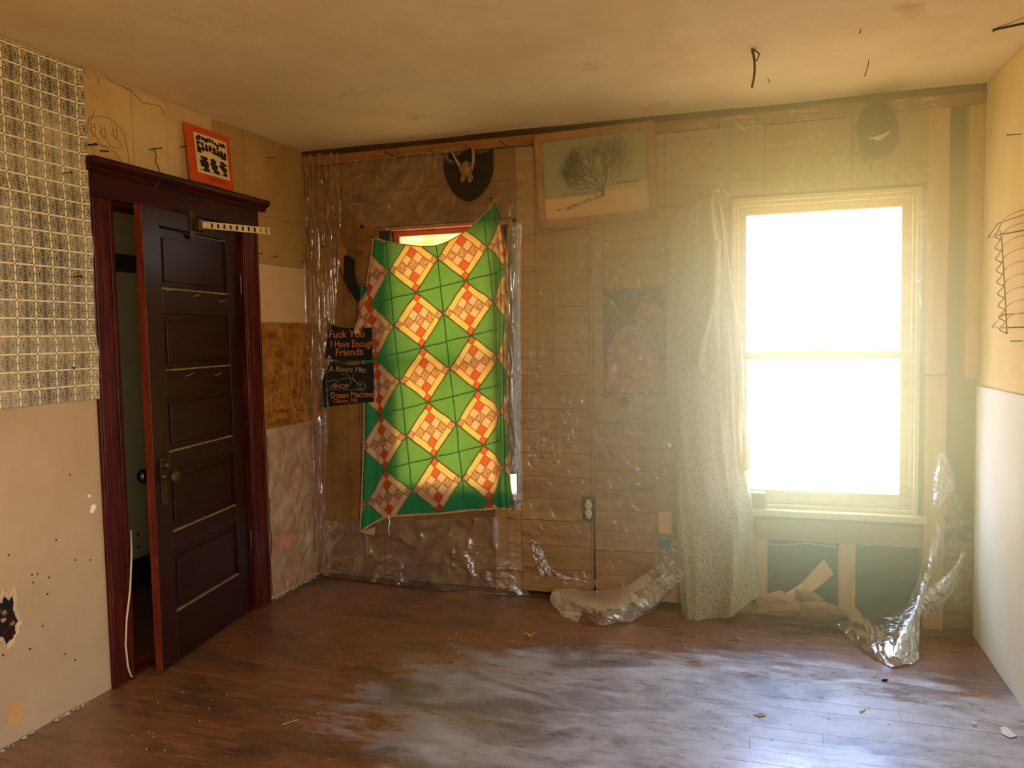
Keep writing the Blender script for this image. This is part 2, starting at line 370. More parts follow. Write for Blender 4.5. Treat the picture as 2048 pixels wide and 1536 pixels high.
def quilt_mat():
    t = T('patchwork_quilt_fabric'); uvn = t.n('UVMap', uv_map='UVMap'); sep = t.n('SeparateXYZ', {0: uvn.outputs[0]})
    wv = t.noise(uvn.outputs[0], 3.5, 2); wv2 = t.noise(uvn.outputs[0], 3.1, 2)
    c = S(t.t, sep.outputs[0]) + (wv - .5) * .05; r = S(t.t, sep.outputs[1]) + (wv2 - .5) * .05
    p = c + r + 40.5; q = c - r + 40.5
    a = p.fract(); b = q.fract(); par = ((p.floor() + q.floor()) * .5).fract().gt(.25)     # 1: green square
    ths = (.17, .39, .61, .83)
    i = a.gt(ths[0]) + a.gt(ths[1]) + a.gt(ths[2]) + a.gt(ths[3]); j = b.gt(ths[0]) + b.gt(ths[1]) + b.gt(ths[2]) + b.gt(ths[3])
    anti = ((i + j) - 4).abs().lt(.5); mid = (i - 2).abs().lt(.5)
    red = anti * (1 - mid); same = (i - j).abs().lt(.5)
    border = ((i - 2).abs().gt(1.5)).mx((j - 2).abs().gt(1.5)) * (1 - red) * (1 - same)
    oneoff = ((i - j).abs() - 1).abs().lt(.5)
    lace = t.ramp(t.noise(uvn.outputs[0], 34, 3, .7), .45, .58)
    def lines(x, y_):
        outer = (x - ths[0]).abs().mn((x - ths[3]).abs()); inner = (x - ths[1]).abs().mn((x - ths[2]).abs())
        return outer.mn(inner + y_.lt(ths[0]) + y_.gt(ths[3]))
    seam = lines(a, b).mn(lines(b, a))
    blockedge = a.mn(b).mn(1 - a).mn(1 - b)
    seam_in = t.ramp(seam, .022, .010) * (1 - par)
    gl = (a - b).abs().mn((a + b - 1).abs())
    seam_g = t.ramp(gl, .035, .016) * par
    seam_e = t.ramp(blockedge, .028, .012)
    tone = t.noise(uvn.outputs[0], 2.2, 2)
    # reflected colour
    tan = t.mix(tone, lin((220, 172, 128)), lin((200, 150, 106)))
    flo = t.mix(lace, lin((190, 144, 104)), lin((138, 78, 46)))
    base = t.mix(same, tan, flo); base = t.mix(red, base, lin((196, 76, 34)))
    grn = t.mix(tone, lin((44, 124, 70)), lin((56, 140, 80)))
    base = t.mix(par, base, grn)
    base = t.mix(seam_in.mx(seam_e) * .35, base, lin((90, 66, 38)))
    # light that passes through the cloth: seam allowances block it
    tt = t.mix(border, lin((255, 184, 96)), lin((255, 192, 66)))
    tt = t.mix(same, tt, t.mix(lace, lin((244, 170, 84)), lin((190, 98, 40))))
    tt = t.mix(red, tt, lin((238, 100, 40)))
    tg = t.mix(tone, lin((116, 138, 36)), lin((144, 160, 52)))
    tt = t.mix(par, tt, tg)
    tt = t.mix(seam_in * .75, tt, lin((150, 70, 20)))
    tt = t.mix(seam_e.mx(seam_g) * .88, tt, lin((30, 40, 12)))
    puff = t.ramp(seam, 0, .06) * (1 - par) + par * t.ramp(gl, 0, .08)
    crk = t.noise(t.n('Mapping', {'Vector': uvn.outputs[0], 'Scale': (26., 5., 1.)}).outputs[0], 2.2, 4, .7)
    nm = t.bump(puff * .5 + crk * 1.2 + t.ramp(blockedge, 0, .05) * .4, .5, .006)
    d = t.n('BsdfDiffuse', {'Color': base}); t.set(d, 'Normal', nm)
    tr = t.n('BsdfTranslucent', {'Color': tt}); t.set(tr, 'Normal', nm)
    mx = t.n('MixShader', {0: .135, 1: d.outputs[0], 2: tr.outputs[0]})
    return t.done(mx.outputs[0])
m_quilt = quilt_mat()
def bind_mat():
    t = T('quilt_binding'); uvn = t.n('UVMap', uv_map='UVMap'); sep = t.n('SeparateXYZ', {0: uvn.outputs[0]})
    s = ((S(t.t, sep.outputs[0]) * 60).fract() - .5).abs().gt(.3)
    return t.done(t.bsdf(t.mix(s, lin((212, 172, 124)), lin((150, 104, 62))), .85))
m_bind = bind_mat()
def curtain_mat():
    t = T('small_floral_curtain_cloth'); uvn = t.n('UVMap', uv_map='UVMap')
    v = t.n('TexVoronoi', {'Vector': uvn.outputs[0], 'Scale': 90.}, feature='F1'); dd = S(t.t, v.outputs['Distance'])
    sp = t.ramp(dd, .42, .30) * t.ramp(t.noise(uvn.outputs[0], 120, 2), .42, .5)
    col = t.mix(sp * .8, lin((200, 184, 146)), lin((92, 78, 60)))
    red = t.ramp(t.noise(uvn.outputs[0], 45, 2), .6, .63)
    col = t.mix(sp * red, col, lin((160, 84, 60)))
    tcol = t.mix(sp * .6, lin((226, 196, 156)), lin((150, 100, 74)))
    d = t.n('BsdfDiffuse', {'Color': col}); tr = t.n('BsdfTranslucent', {'Color': tcol})
    return t.done(t.n('MixShader', {0: .35, 1: d.outputs[0], 2: tr.outputs[0]}).outputs[0])
m_curtain = curtain_mat()
def plastic_mat(name, milk, tint=(.97, .95, .9), rough=.12, bs=14., st=.9, f0=.10):
    t = T(name); P = t.pos()
    nm = t.bump(t.noise(P, bs, 4, .55, .9) * t.ramp(t.noise(P, 2.6, 3), .42, .68), st, .02)
    lw = t.n('LayerWeight', {'Blend': .35}); t.set(lw, 'Normal', nm)
    gl = t.n('BsdfGlossy', {'Color': (1, 1, 1, 1), 'Roughness': rough}); t.set(gl, 'Normal', nm)
    tr = t.n('BsdfTransparent', {'Color': tint + (1,)})
    df = t.n('BsdfDiffuse', {'Color': (.70, .58, .40, 1)}); tl = t.n('BsdfTranslucent', {'Color': (.80, .70, .52, 1)})
    milkc = t.n('MixShader', {0: .5, 1: df.outputs[0], 2: tl.outputs[0]})
    a = t.n('MixShader', {0: milk, 1: tr.outputs[0], 2: milkc.outputs[0]})
    fac = S(t.t, lw.outputs['Fresnel']) * .7 + f0
    b = t.n('MixShader', {0: fac, 1: a.outputs[0], 2: gl.outputs[0]})
    return t.done(b.outputs[0])
m_film = plastic_mat('clear_plastic_film', .03, f0=.03)
m_filmw = plastic_mat('wrinkled_wall_film', .05, f0=.04, rough=.10, bs=22, st=1.0)
m_film2 = plastic_mat('dusty_plastic_film', .14, f0=.06, rough=.2)
m_film5 = plastic_mat('crumpled_milky_film', .26, bs=34, f0=.18, rough=.14)
m_film4 = plastic_mat('matte_dusty_film', .34, f0=.03, rough=.28, bs=18, st=.8)
m_film3 = plastic_mat('crumpled_clear_film', .16, bs=30, f0=.16)
def glass_mat():
    t = T('dusty_window_glass')
    tr = t.n('BsdfTransparent', {'Color': (.97, .98, .97, 1)}); gl = t.n('BsdfGlossy', {'Roughness': .03})
    return t.done(t.n('MixShader', {0: .05, 1: tr.outputs[0], 2: gl.outputs[0]}).outputs[0])
m_glass = glass_mat()
def leafy():
    t = T('yellow_autumn_leaf'); d = t.n('BsdfDiffuse', {'Color': lin((236, 190, 104))}); tr = t.n('BsdfTranslucent', {'Color': lin((252, 206, 104))})
    return t.done(t.n('MixShader', {0: .5, 1: d.outputs[0], 2: tr.outputs[0]}).outputs[0])
m_yleaf = leafy()
m_bark = mat('grey_bark', (90, 74, 54), (60, 48, 34), 8, rough=.9, bump=.6, bscale=30)

# ================================================================== setting
W, H, T0, YR = 3.555, 2.55, .14, -5.5
YO0, YO1, ZD = -1.452, -.600, 2.035            # door opening
ST = 'structure'
W1 = (.47, 1.315, .55, 2.07); W2 = (2.44, 3.30, .535, 2.10)

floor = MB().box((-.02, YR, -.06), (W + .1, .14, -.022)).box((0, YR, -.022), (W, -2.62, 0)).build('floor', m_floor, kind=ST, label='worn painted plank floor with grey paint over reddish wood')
y = .10; k = 0
while y > -2.62:
    yb = max(y - .0855, -2.62)
    cuts = [0, random.uniform(.7, 2.9), W]
    if k % 3 == 0: cuts = [0, random.uniform(.5, 1.5), random.uniform(2.1, 3.1), W]
    for a_, b2 in zip(cuts[:-1], cuts[1:]):
        dz = random.uniform(-.0008, .0004)
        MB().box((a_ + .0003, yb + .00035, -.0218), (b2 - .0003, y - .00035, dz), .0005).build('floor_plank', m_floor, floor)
    y = yb; k += 1

# ceiling: wavy edge at the back
cl = MB()
nx = 60
cl.box((-.1, YR - .1, H), (W + .1, .14, H + .06))
ceiling = cl.build('ceiling', m_ceiling, kind=ST, label='stained cream plaster ceiling with uneven edges')
ns = net_surface([[(x, yy, H - .003) for x in np.linspace(0, W, 5)] for yy in (-3.2, -2, -1, -.01)], 110, 80,
                 disp=lambda s, t, p: V3((0, 0, -abs(.006 * (1 + nz(p, 1.7)) + .004 * (1 + nz(p, 6)) * .5))))
ns.build('plaster_skin', m_ceiling, ceiling, smooth=True)
# ragged plaster lip where the ceiling meets the back wall
lip = []
for x in np.linspace(.03, W, 90):
    dd = .012 + .012 * (1 + nz((x, 0, 0), 4)) + (.05 if x < .32 else 0) * math.sin(min(1, x / .3) * math.pi)
    lip.append((x, dd))
mb = MB()
mb.v = [V3((x, -d_, H - .012)) for x, d_ in lip] + [V3((x, -d_ - .05, H - .0065)) for x, d_ in lip] + [V3((x, 0, H - .002)) for x, d_ in lip]
n = len(lip); mb.f = [(i, i + 1, i + 1 + n, i + n) for i in range(n - 1)] + [(i, i + 1, i + 1 + 2 * n, i + 2 * n) for i in range(n - 1)]
mb.build('plaster_edge', m_ceiling, ceiling)

# walls
wl = MB(); TX = -.11
wl.box((TX, YR, -.05), (0, YO0, H)).box((TX, YO1, -.05), (0, T0, H)).box((TX, YO0, ZD), (0, YO1, H))
wall_left = wl.build('wall_left', m_drywall, kind=ST, label='left wall of tan drywall patched with many boards')
wr = MB(); a0, a1, z0, z1 = REARWIN
wr.box((W, YR, -.05), (W + .1, a0, H)).box((W, a1, -.05), (W + .1, T0, H)).box((W, a0, -.05), (W + .1, a1, z0)).box((W, a0, z1), (W + .1, a1, H))
wall_right = wr.build('wall_right', m_yellow, kind=ST, label='right wall with yellowed board above and white drywall below')
MB().box((-.1, YR - .1, -.05), (W + .1, YR, H)).build('wall_rear', m_cream, kind=ST)
wb = MB()
YB0, YB1 = .115, .14
def around(mb, y0_, y1_, X0=0, X1=W, Z0=-.05, Z1=H):
    xs = [X0, W1[0], W1[1], W2[0], W2[1], X1]
    mb.box((xs[0], y0_, Z0), (xs[1], y1_, Z1)).box((xs[2], y0_, Z0), (xs[3], y1_, Z1)).box((xs[4], y0_, Z0), (xs[5], y1_, Z1))
    for w_ in (W1, W2):
        mb.box((w_[0], y0_, Z0), (w_[1], y1_, w_[2])).box((w_[0], y0_, w_[3]), (w_[1], y1_, Z1))
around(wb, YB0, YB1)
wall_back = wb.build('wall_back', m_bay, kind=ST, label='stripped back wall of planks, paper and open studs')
# dark sheathing boards at the back of the open bays
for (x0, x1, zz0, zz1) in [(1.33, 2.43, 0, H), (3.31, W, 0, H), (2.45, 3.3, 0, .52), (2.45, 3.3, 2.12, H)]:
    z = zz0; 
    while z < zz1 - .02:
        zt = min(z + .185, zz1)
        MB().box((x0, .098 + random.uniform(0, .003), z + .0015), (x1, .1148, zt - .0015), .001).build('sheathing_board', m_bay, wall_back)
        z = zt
def piece(name, x0, x1, zz0, zz1, m, d=0., th=.014, parent=None, label=None):
    return MB().box((x0 + .0012, -d, zz0 + .0012), (x1 - .0012, -d + th, zz1 - .0012), .0018).build(name, m, parent or wall_back, label=label)
def rows(x0, x1, zz0, zz1, h, ms, name='plank'):
    z = zz0
    while z < zz1 - .03:
        hh = h * random.uniform(.88, 1.12); zt = min(z + hh, zz1)
        if zz1 - zt < .05: zt = zz1
        piece(name, x0, x1, z, zt, random.choice(ms), random.uniform(-.004, .003)); z = zt
HB = 2.452
for a_, b2 in ((0, .135), (.135, .25), (.25, .33), (.33, .468)): piece('upright_board', a_, b2, .02, HB, m_paper, random.uniform(-.012, .0))
rows(.468, 1.318, 2.075, HB, .19, [m_paper]); rows(.47, .90, .02, .545, .53, [m_paper], 'paper_panel'); rows(.90, 1.16, .02, .545, .53, [m_paper], 'paper_panel'); piece('plaster_strip', 1.16, 1.24, .02, .50, m_board2, -.004); piece('plaster_strip', 1.24, 1.318, .02, .50, m_board, 0)
rows(1.318, 1.715, .02, 1.22, .125, [m_board, m_board2]); rows(1.318, 1.425, 1.22, HB, .6, [m_board], 'upright_board'); rows(1.425, 1.52, 1.22, HB, 2, [m_board2], 'upright_board'); rows(1.52, 1.715, 1.22, HB, .4, [m_board, m_board2], 'paper_panel')
piece('seam_filler', 1.7155, 1.7245, .02, .43, m_board, .001); piece('seam_filler', 1.7155, 1.7345, .43, HB, m_board2, .001); rows(1.735, 2.435, .02, 1.12, .118, [m_board, m_board2]); rows(1.735, 1.79, 1.12, HB, 2, [m_board], 'upright_board'); rows(2.115, 2.435, 1.12, HB, .42, [m_board]); rows(1.79, 2.115, 1.68, HB, .26, [m_board, m_board2], 'paper_panel')
rows(2.435, 2.60, 2.115, HB, 2, [m_board], 'upright_board'); piece('paper_panel', 2.60, 3.0, 2.115, HB, m_board, -.03); piece('upright_board', 3.0, 3.14, 2.115, HB, m_board, 0.); piece('upright_board', 3.14, 3.325, 2.115, HB, m_board2, -.004)
piece('niche_shelf', 1.79, 2.115, 1.672, 1.68, m_board, -.001, .10)
piece('niche_floor', 1.79, 2.115, 1.112, 1.12, m_board, -.001, .10)
# top lath and dark gap
t1 = empty('trim_1', (1.8, 0, 2.45), kind=ST, label='orange-brown lath strip nailed along the top of the back wall')
for a_, b2 in ((.0, .62), (.625, 1.44), (1.445, 2.38), (2.385, 3.25), (3.255, 3.55)):
    MB().box((a_, -.006, 2.455 + random.uniform(-.004, .004)), (b2, .012, 2.507 + random.uniform(-.004, .004)), .002).build('lath', m_lath, t1)
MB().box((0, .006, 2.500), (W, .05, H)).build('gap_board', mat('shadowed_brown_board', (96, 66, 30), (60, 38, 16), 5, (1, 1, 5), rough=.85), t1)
# studs and rails on the right
def stud(name, a_, b_, m, kind=ST, label=None):
    return MB().box(a_, b_, .0025).build(name, m, kind=kind, label=label)
stud('trim_2', (3.325, -.004, .0), (3.415, .085, 1.215), m_pine, label='pale pine stud right of the bright window, lower piece')
stud('trim_3', (3.322, .006, 1.222), (3.412, .09, HB), m_pine, label='darker pine stud right of the bright window, upper piece')
stud('trim_4', (3.492, .008, 1.205), (3.553, .09, HB), m_pine, label='stud against the right wall corner, upper half only')
stud('trim_5', (2.56, -.002, .392), (3.322, .086, .488), m_pineh, label='horizontal pine rail under the bright window')
stud('trim_6', (2.952, -.001, .04), (3.028, .085, .390), m_pine, label='short pine stud centred under the window rail')
stud('trim_7', (2.56, 0, .04), (2.618, .086, .390), m_pine, label='short pine stud under the rail, behind the curtain hem')
stud('trim_8', (2.44, -.002, -.0), (3.32, .09, .036), m_board2, label='bottom plate on the floor under the window')
stud('trim_9', (3.42, .03, .0), (3.553, .09, .42), m_board2, label='low brown board in the right corner bay')
MB().box(B(1317, 1066, .022), B(1343, 1024, .012), .001).build('scrap_board', m_pineh, label='small pale plywood square nailed low beside the curtain', cat='board')

# ---- windows
def sash(win, x0, x1, zz0, zz1, yy, th, st, top, bot, pane=True, label=None):
    s_ = MB().box((x0, yy, zz0), (x0 + st, yy + th, zz1), .003)
    s_.box((x1 - st, yy, zz0), (x1, yy + th, zz1), .003).box((x0 + st, yy, zz1 - top), (x1 - st, yy + th, zz1), .003).box((x0 + st, yy, zz0), (x1 - st, yy + th, zz0 + bot), .003)
    so = s_.build('sash', m_winpaint, win, label=label)
    if pane: MB().box((x0 + st - .002, yy + th * .45, zz0 + bot - .002), (x1 - st + .002, yy + th * .45 + .003, zz1 - top + .002)).build('pane', m_glass, so)
    return so
win2 = empty('window_1', (2.87, .05, .53), kind=ST, label='tall double-hung window with blown-out daylight')
x0, x1, zz0, zz1 = W2
MB().box((x0, -.004, zz0), (x0 + .02, T0, zz1), .002).build('jamb', m_winpaint, win2)
MB().box((x1 - .02, -.004, zz0), (x1, T0, zz1), .002).build('jamb', m_winpaint, win2)
MB().box((x0 + .02, -.004, zz1 - .02), (x1 - .02, T0, zz1), .002).build('head_jamb', m_winpaint, win2)
MB().box((x0, -.030, zz0 - .022), (x1 + .035, T0, zz0 + .012), .004).build('sill', m_winpaint, win2)
MB().box((x0 + .02, .018, zz0 + .012), (x1 - .02, T0, zz0 + .032), .003).build('sill_slope', m_winpaint, win2)
MB().box((x1 - .036, .02, zz0 + .03), (x1 - .021, .035, zz1 - .02), .002).build('stop_bead', m_winpaint, win2)
MB().box((x0 + .021, .02, zz0 + .03), (x0 + .036, .035, zz1 - .02), .002).build('stop_bead', m_winpaint, win2)
MB().box((x0 + .036, .02, zz1 - .04), (x1 - .036, .035, zz1 - .021), .002).build('stop_bead', m_winpaint, win2)
sash(win2, x0 + .021, x1 - .021, zz0 + .034, 1.336, .040, .034, .055, .038, .068, label='lower sash with weathered bottom rail')
lk = sash(win2, x0 + .021, x1 - .021, 1.298, zz1 - .021, .078, .034, .052, .055, .036)
MB().box((2.83, .034, 1.336), (2.87, .05, 1.345), .003).box((2.842, .036, 1.345), (2.858, .046, 1.353), .003).build('sash_lock', m_brass, win2, label='small brass sash lock')
mb = MB(); a_ = B(1500, 967, -.02); b2 = B(1531, 990, -.02)
MB().box((a_.x - .02, -.02, .5465), (b2.x, .037, .628), .002).build('sill_block', mat('grey_block', (150, 130, 84), (130, 112, 70), 12, rough=.8), label='small grey wooden block standing on the window sill beside the curtain', cat='block')

win1 = empty('window_2', (.89, .05, .55), kind=ST, label='second window, hidden behind the hanging quilt')
x0, x1, zz0, zz1 = W1
m_redpaint = mat('reddish_brown_sash', (176, 92, 48), (140, 70, 34), 6, (.6, 1, 6), rough=.6, bump=.2, bscale=46)
MB().box((x0, .0, zz0), (x0 + .02, T0, zz1), .002).build('jamb', m_paper, win1); MB().box((x1 - .02, .0, zz0), (x1, T0, zz1), .002).build('jamb', m_bay, win1)
MB().box((x0 + .02, .0, zz1 - .02), (x1 - .02, T0, zz1), .002).build('head_jamb', m_redpaint, win1)
MB().box((x0, -.012, zz0 - .02), (x1, T0, zz0 + .012), .003).build('sill', m_winpaint, win1)
MB().box((x0 + .021, .008, zz0 + .013), (.56, .08, zz1 - .021), .002).build('side_board', m_bay, win1); MB().box((1.225, .06, zz0 + .11), (x1 - .021, .11, zz1 - .021), .002).build('side_board', m_bay, win1)
for (za, zb) in ((zz0 + .013, 1.335), (1.295, zz1 - .021)):
    s_ = MB().box((.561, (.012 if za < 1 else .047), za), (.60, (.042 if za < 1 else .077), zb), .002); yb = .012 if za < 1 else .047; yt = yb + .03
    s_.box((1.195, yb, za), (1.224, yt, zb), .002).box((.60, yb, za), (1.195, yt, za + .04), .002).box((.60, yb, zb - .03), (1.195, yt, zb), .002)
    so = s_.build('sash', m_redpaint, win1)
    MB().box((.598, yb + .012, za + .038), (1.197, yb + .015, zb - .028)).build('pane', m_glass, so)

win3 = empty('window_3', (W, -4.5, .75), kind=ST, label='window behind the photographer')
for (p0, p1) in (((W + .02, a0, z0), (W + .08, a0 + .06, z1)), ((W + .02, a1 - .06, z0), (W + .08, a1, z1)), ((W + .02, a0 + .06, z0), (W + .08, a1 - .06, z0 + .06)), ((W + .02, a0 + .06, z1 - .06), (W + .08, a1 - .06, z1)), ((W + .02, a0 + .06, (z0 + z1) / 2 - .02), (W + .08, a1 - .06, (z0 + z1) / 2 + .02))):
    MB().box(p0, p1, .003).build('frame_bar', m_winpaint, win3)

# ---- left wall coverings
def lpiece(name, y0_, y1_, zz0, zz1, m, d=.008, label=None, bev=.002):
    return MB().box((0.0003, y0_ + .001, zz0 + .001), (d, y1_ - .001, zz1 - .001), bev).build(name, m, wall_left, label=label)
ye = lambda u, v: L(u, v).y
net = [[(.006, yy, zz) for yy in np.linspace(-2.75, -1.583, 4)] for zz in (2.527, 2.1, 1.7, 1.215)]
def wpd(s, t, p):
    k = ridge((0, p.y * .7, p.z * 3.1), 1.3, 4); w_ = max(0, k - .55) * .03 * (1 if 1.3 < p.z < 2.1 else .3)
    return V3((.002 + w_ + .004 * (nz(p, 3) + .6) + (.012 * (s > .985)), 0, (.005 * nz((p.y * 3, 1, 1), 2)) * (t > .97)))
net_surface(net, 130, 130, wpd).build('wallpaper', m_wallpaper, wall_left, smooth=True, label='cream wallpaper printed with a grid of dark floral squares')
MB().box((.0003, YR, 1.22), (.006, -2.752, 2.54)).build('wallpaper', m_wallpaper, wall_left)
ZT = 2.538
yA, yB_, yC, yD, yE = ye(160, 200), ye(262, 240), ye(331, 290), ye(436, 240), ye(478, 300)
lpiece('patch_board', yA + .012, yB_, 2.185, ZT - .012, m_cream, .007); lpiece('patch_board', yB_, yC, 2.185, ZT - .016, m_cream, .011)
lpiece('patch_board', yC + .004, yD - .06, 2.185, ZT, m_cream, .008); lpiece('patch_board', yD - .06, yD, 2.185, ZT - .005, m_tanboard, .004, label='brown strip between the cream boards')
lpiece('patch_board', yD, ye(484, 300), 2.185, ZT, m_tanboard, .007)
y0_ = -.47
lpiece('patch_board', ye(484, 300), -.005, ye and 2.11, ZT, m_tanboard, .010, label='tan board reaching the corner above the door')
lpiece('patch_board', y0_, -.005, L(560, 532).z, 2.108, m_tanboard, .007, label='lower tan board beside the door casing')
lpiece('patch_board', y0_, -.005, L(560, 645).z, L(560, 532).z - .003, m_pale, .011, label='pale beige board square')
lpiece('strand_board', y0_, -.004, L(560, 852).z, L(560, 645).z - .003, m_osb, .013, label='brown oriented strand board square')
# torn insulation and plastic below the strand board
zI = L(560, 852).z
ns = net_surface([[(.012, yy, zz) for yy in (-.47, -.3, -.15, -.006)] for zz in (zI, .6, .3, .03)], 50, 80,
                 disp=lambda s, t, p: V3((.006 + .02 * abs(nz(p, 7)) + .012 * abs(nz(p, 17)), 0, 0)))
ns.build('torn_insulation', m_insback, wall_left, smooth=True, label='torn stained insulation paper below the strand board')
# hole, patches and specks in the drywall
hc = L(12, 1240)
hole = MB(); hp = []
for i in range(26):
    a_ = i / 26 * 2 * math.pi; r = 1 + .5 * nz((math.cos(a_) * 2, math.sin(a_) * 2, 3), 1.9) + .12 * nz((math.cos(a_) * 2, math.sin(a_) * 2, 3), 6)
    hp.append((math.cos(a_) * .045 * r, math.sin(a_) * .085 * r))
def ringed(sc_, x): return [V3((x, hc.y + a_ * sc_, hc.z + b_ * sc_)) for a_, b_ in hp]
hole.v = ringed(1.25, .001) + ringed(1.12, .010) + ringed(.98, .006) + ringed(.90, .0012)
n = 26; hole.f = [(k_ * n + i, k_ * n + (i + 1) % n, (k_ + 1) * n + (i + 1) % n, (k_ + 1) * n + i) for k_ in range(3) for i in range(n)]
hole.build('hole_rim', m_pale, wall_left, label='crumbled rim of the punched hole')
hb = MB(); hb.v = ringed(.9, .0014); hb.f = [tuple(range(n))]; hb.build('hole_dark', m_hole_shade, wall_left, label='flat dark patch painted as the shade inside the punched hole')  # flat face, its dark colour stands in for the shade of a cavity
for i in range(9):
    c_ = (0.004, hc.y + random.uniform(-.022, .022), hc.z + .03 - i * .012)
    MB().lathe(c_, (1, 0, 0), [(-.004, .004), (0, .011), (.004, .009), (.006, .003)], 7).build('broken_lath', random.choice([m_wood, m_ins, m_lath]), wall_left)
pc = L(32, 1425); pts = []
for i in range(20):
    a_ = i / 20 * 2 * math.pi; r = 1 + .25 * nz((math.cos(a_) * 2, math.sin(a_) * 2, 9), 1.5); pts.append(V3((.0008, pc.y + .033 * r * math.cos(a_), pc.z + .04 * r * math.sin(a_))))
MB().prism(pts, (.0008, 0, 0)).build('bare_patch', mat('orange_bare_patch', (226, 162, 96), (214, 150, 84), 20, rough=.8), wall_left, label='light orange patch of peeled paint near the floor')
sp = MB()
for (u, v) in [(17, 610 + 500), (64, 1150), (66, 1165), (75, 1148), (98, 1155), (95, 1188), (6, 1310), (150, 1120), (130, 1308), (60, 1298), (85, 1252), (112, 1080), (180, 1000 + 120), (150, 1320), (140, 950)]:
    q = L(u, v); sp.lathe((.0005, q.y, q.z), (1, 0, 0), [(0, .004), (.001, .0035)], 6)
sp.build('dark_speck', m_nail, wall_left, kind='stuff')
for (u, v, s_) in [(187, 1015, .014), (178, 992, .007), (184, 1022, .011)]:
    q = L(u, v); MB().lathe((.0, q.y, q.z), (1, 0, 0), [(0, s_), (.004, s_ * .9), (.007, s_ * .3)], 7).build('plaster_chip', m_white, wall_left)
# cracked plaster crumbs along the floor edge
bb = MB()
for i in range(90):
    yy = random.uniform(-2.4, -1.6) if i < 50 else random.uniform(-.45, -.02); s_ = random.uniform(.003, .009)
    bb.lathe((random.uniform(.004, .02), yy, 0), (random.uniform(-.3, .3), random.uniform(-.3, .3), 1), [(0, s_), (s_ * .8, s_ * .8), (s_ * 1.2, s_ * .2)], 6)
bb.build('plaster_crumb_line', m_crumb, kind='stuff', label='line of plaster crumbs where the left wall meets the floor', cat='debris')
# face drawing with dollar signs
gr = MB()
def gl_(pts, r=.0011):
    gr.tube([L(160 + x * 180 / 2048, 220 + y_ * 130 / 1479, .0082 if x < 1190 else .0122) for x, y_ in pts], r, 5)
gl_([(215, 140), (190, 230), (180, 400), (180, 560)]); gl_([(200, 190), (270, 150), (400, 138), (520, 150), (660, 190), (800, 290), (900, 400), (1020, 580), (1060, 760), (1100, 1000), (1120, 1300)])
for ox, oy, sc_ in ((0, 0, .82), (230, 50, .85), (500, 70, 1.)):
    gl_([(350 + ox, 400 + oy), (300 + ox, 395 + oy), (240 + ox, 420 + oy), (215 + ox, 460 + oy), (270 + ox, 520 + oy), (350 + ox, 590 + oy), (430 + ox, 690 + oy), (455 + ox, 760 + oy), (400 + ox, 800 + oy), (300 + ox, 790 + oy), (220 + ox, 760 + oy)])
    gl_([(230 + ox, 280 + oy), (270 + ox, 480 + oy), (300 + ox, 620 + oy)]); gl_([(320 + ox, 300 + oy), (345 + ox, 480 + oy), (365 + ox, 620 + oy)])
gl_([(300, 750), (450, 780), (620, 850), (760, 940), (880, 1060), (960, 1240)]); gl_([(660, 1060), (730, 1130), (790, 1220)])
gl_([(330, 0), (290, 130), (260, 250)]); gl_([(330, 830), (220, 860), (350, 920), (300, 1000)])
gr.build('marker_drawing', m_pencil, wall_left, label='brown marker drawing of a face with three dollar signs')
# frayed dangling cobweb strings
def string_thing(name, pts, r, m, label, cat, **kw):
    return MB().tube(pts, r, 6).build(name, m, smooth=True, label=label, cat=cat, **kw)
string_thing('dusty_string', [L(308, 296, .04), L(313, 312, .03), L(311, 322, .03), L(318, 338, .02), L(324, 356, .03), L(316, 366, .05), L(309, 376, .06)], .0022, m_fuzz, 'dust-caked string dangling from the nail above the door casing', 'string')
for i, (pl, pr_) in enumerate((([(208, 150), (228, 165), (250, 175), (262, 182)], .001), ([(262, 182), (285, 205), (320, 212), (328, 225), (326, 232)], .001), ([(165, 135), (172, 150), (178, 158)], .001), ([(196, 155), (198, 170)], .001))):
    MB().tube([L(u, v, .014) for u, v in pl], pr_, 5).build('cobweb_strand', m_fuzz, wall_left)

# ---- door frame
t10 = empty('trim_10', (0, -1.03, 0), kind=ST, label='dark mahogany door casing with crown cornice')
def casing(ya, yb_, z1_):
    w_ = yb_ - ya
    return MB().box((.0, ya, 0), (.020, yb_, z1_), .003).box((.020, ya + .004, .0), (.028, ya + .022, z1_), .003).box((.020, yb_ - .022, .0), (.026, yb_ - .006, z1_), .003).box((.020, ya + w_ * .42, 0), (.023, ya + w_ * .58, z1_), .001)
casing(-1.577, -1.465, 2.03).build('side_casing', m_wood, t10); casing(-.606, -.478, 2.03).build('side_casing', m_wood, t10, label='right casing, scuffed shiny')
MB().box((0, -1.582, 2.03), (.026, -.474, 2.128), .002).build('head_casing', m_woodh, t10)
cr = [(0, 2.128), (.030, 2.128), (.034, 2.134), (.038, 2.136), (.038, 2.146), (.050, 2.152), (.062, 2.164), (.066, 2.176), (.066, 2.184), (0, 2.184)]
MB().prism([(x, -1.592, z) for x, z in cr], (0, 1.592 - .418, 0)).build('cornice', m_woodh, t10)
MB().box((TX, YO0 - .012, 0), (-.0005, YO0 + .012, ZD - .0)).build('jamb', m_wood, t10); MB().box((TX, YO1 - .012, 0), (-.0005, YO1 + .0005, ZD)).build('jamb', m_wood, t10)
MB().box((TX, YO0 + .012, ZD - .02), (-.0005, YO1 - .012, ZD)).build('head_jamb', m_woodh, t10)
MB().box((-.068, YO0 + .012, .0), (-.050, YO0 + .026, ZD - .02), .002).build('stop', m_wood, t10)
MB().box((-.068, YO0 + .012, ZD - .034), (-.050, YO1 - .012, ZD - .02), .002).build('stop', m_woodh, t10)
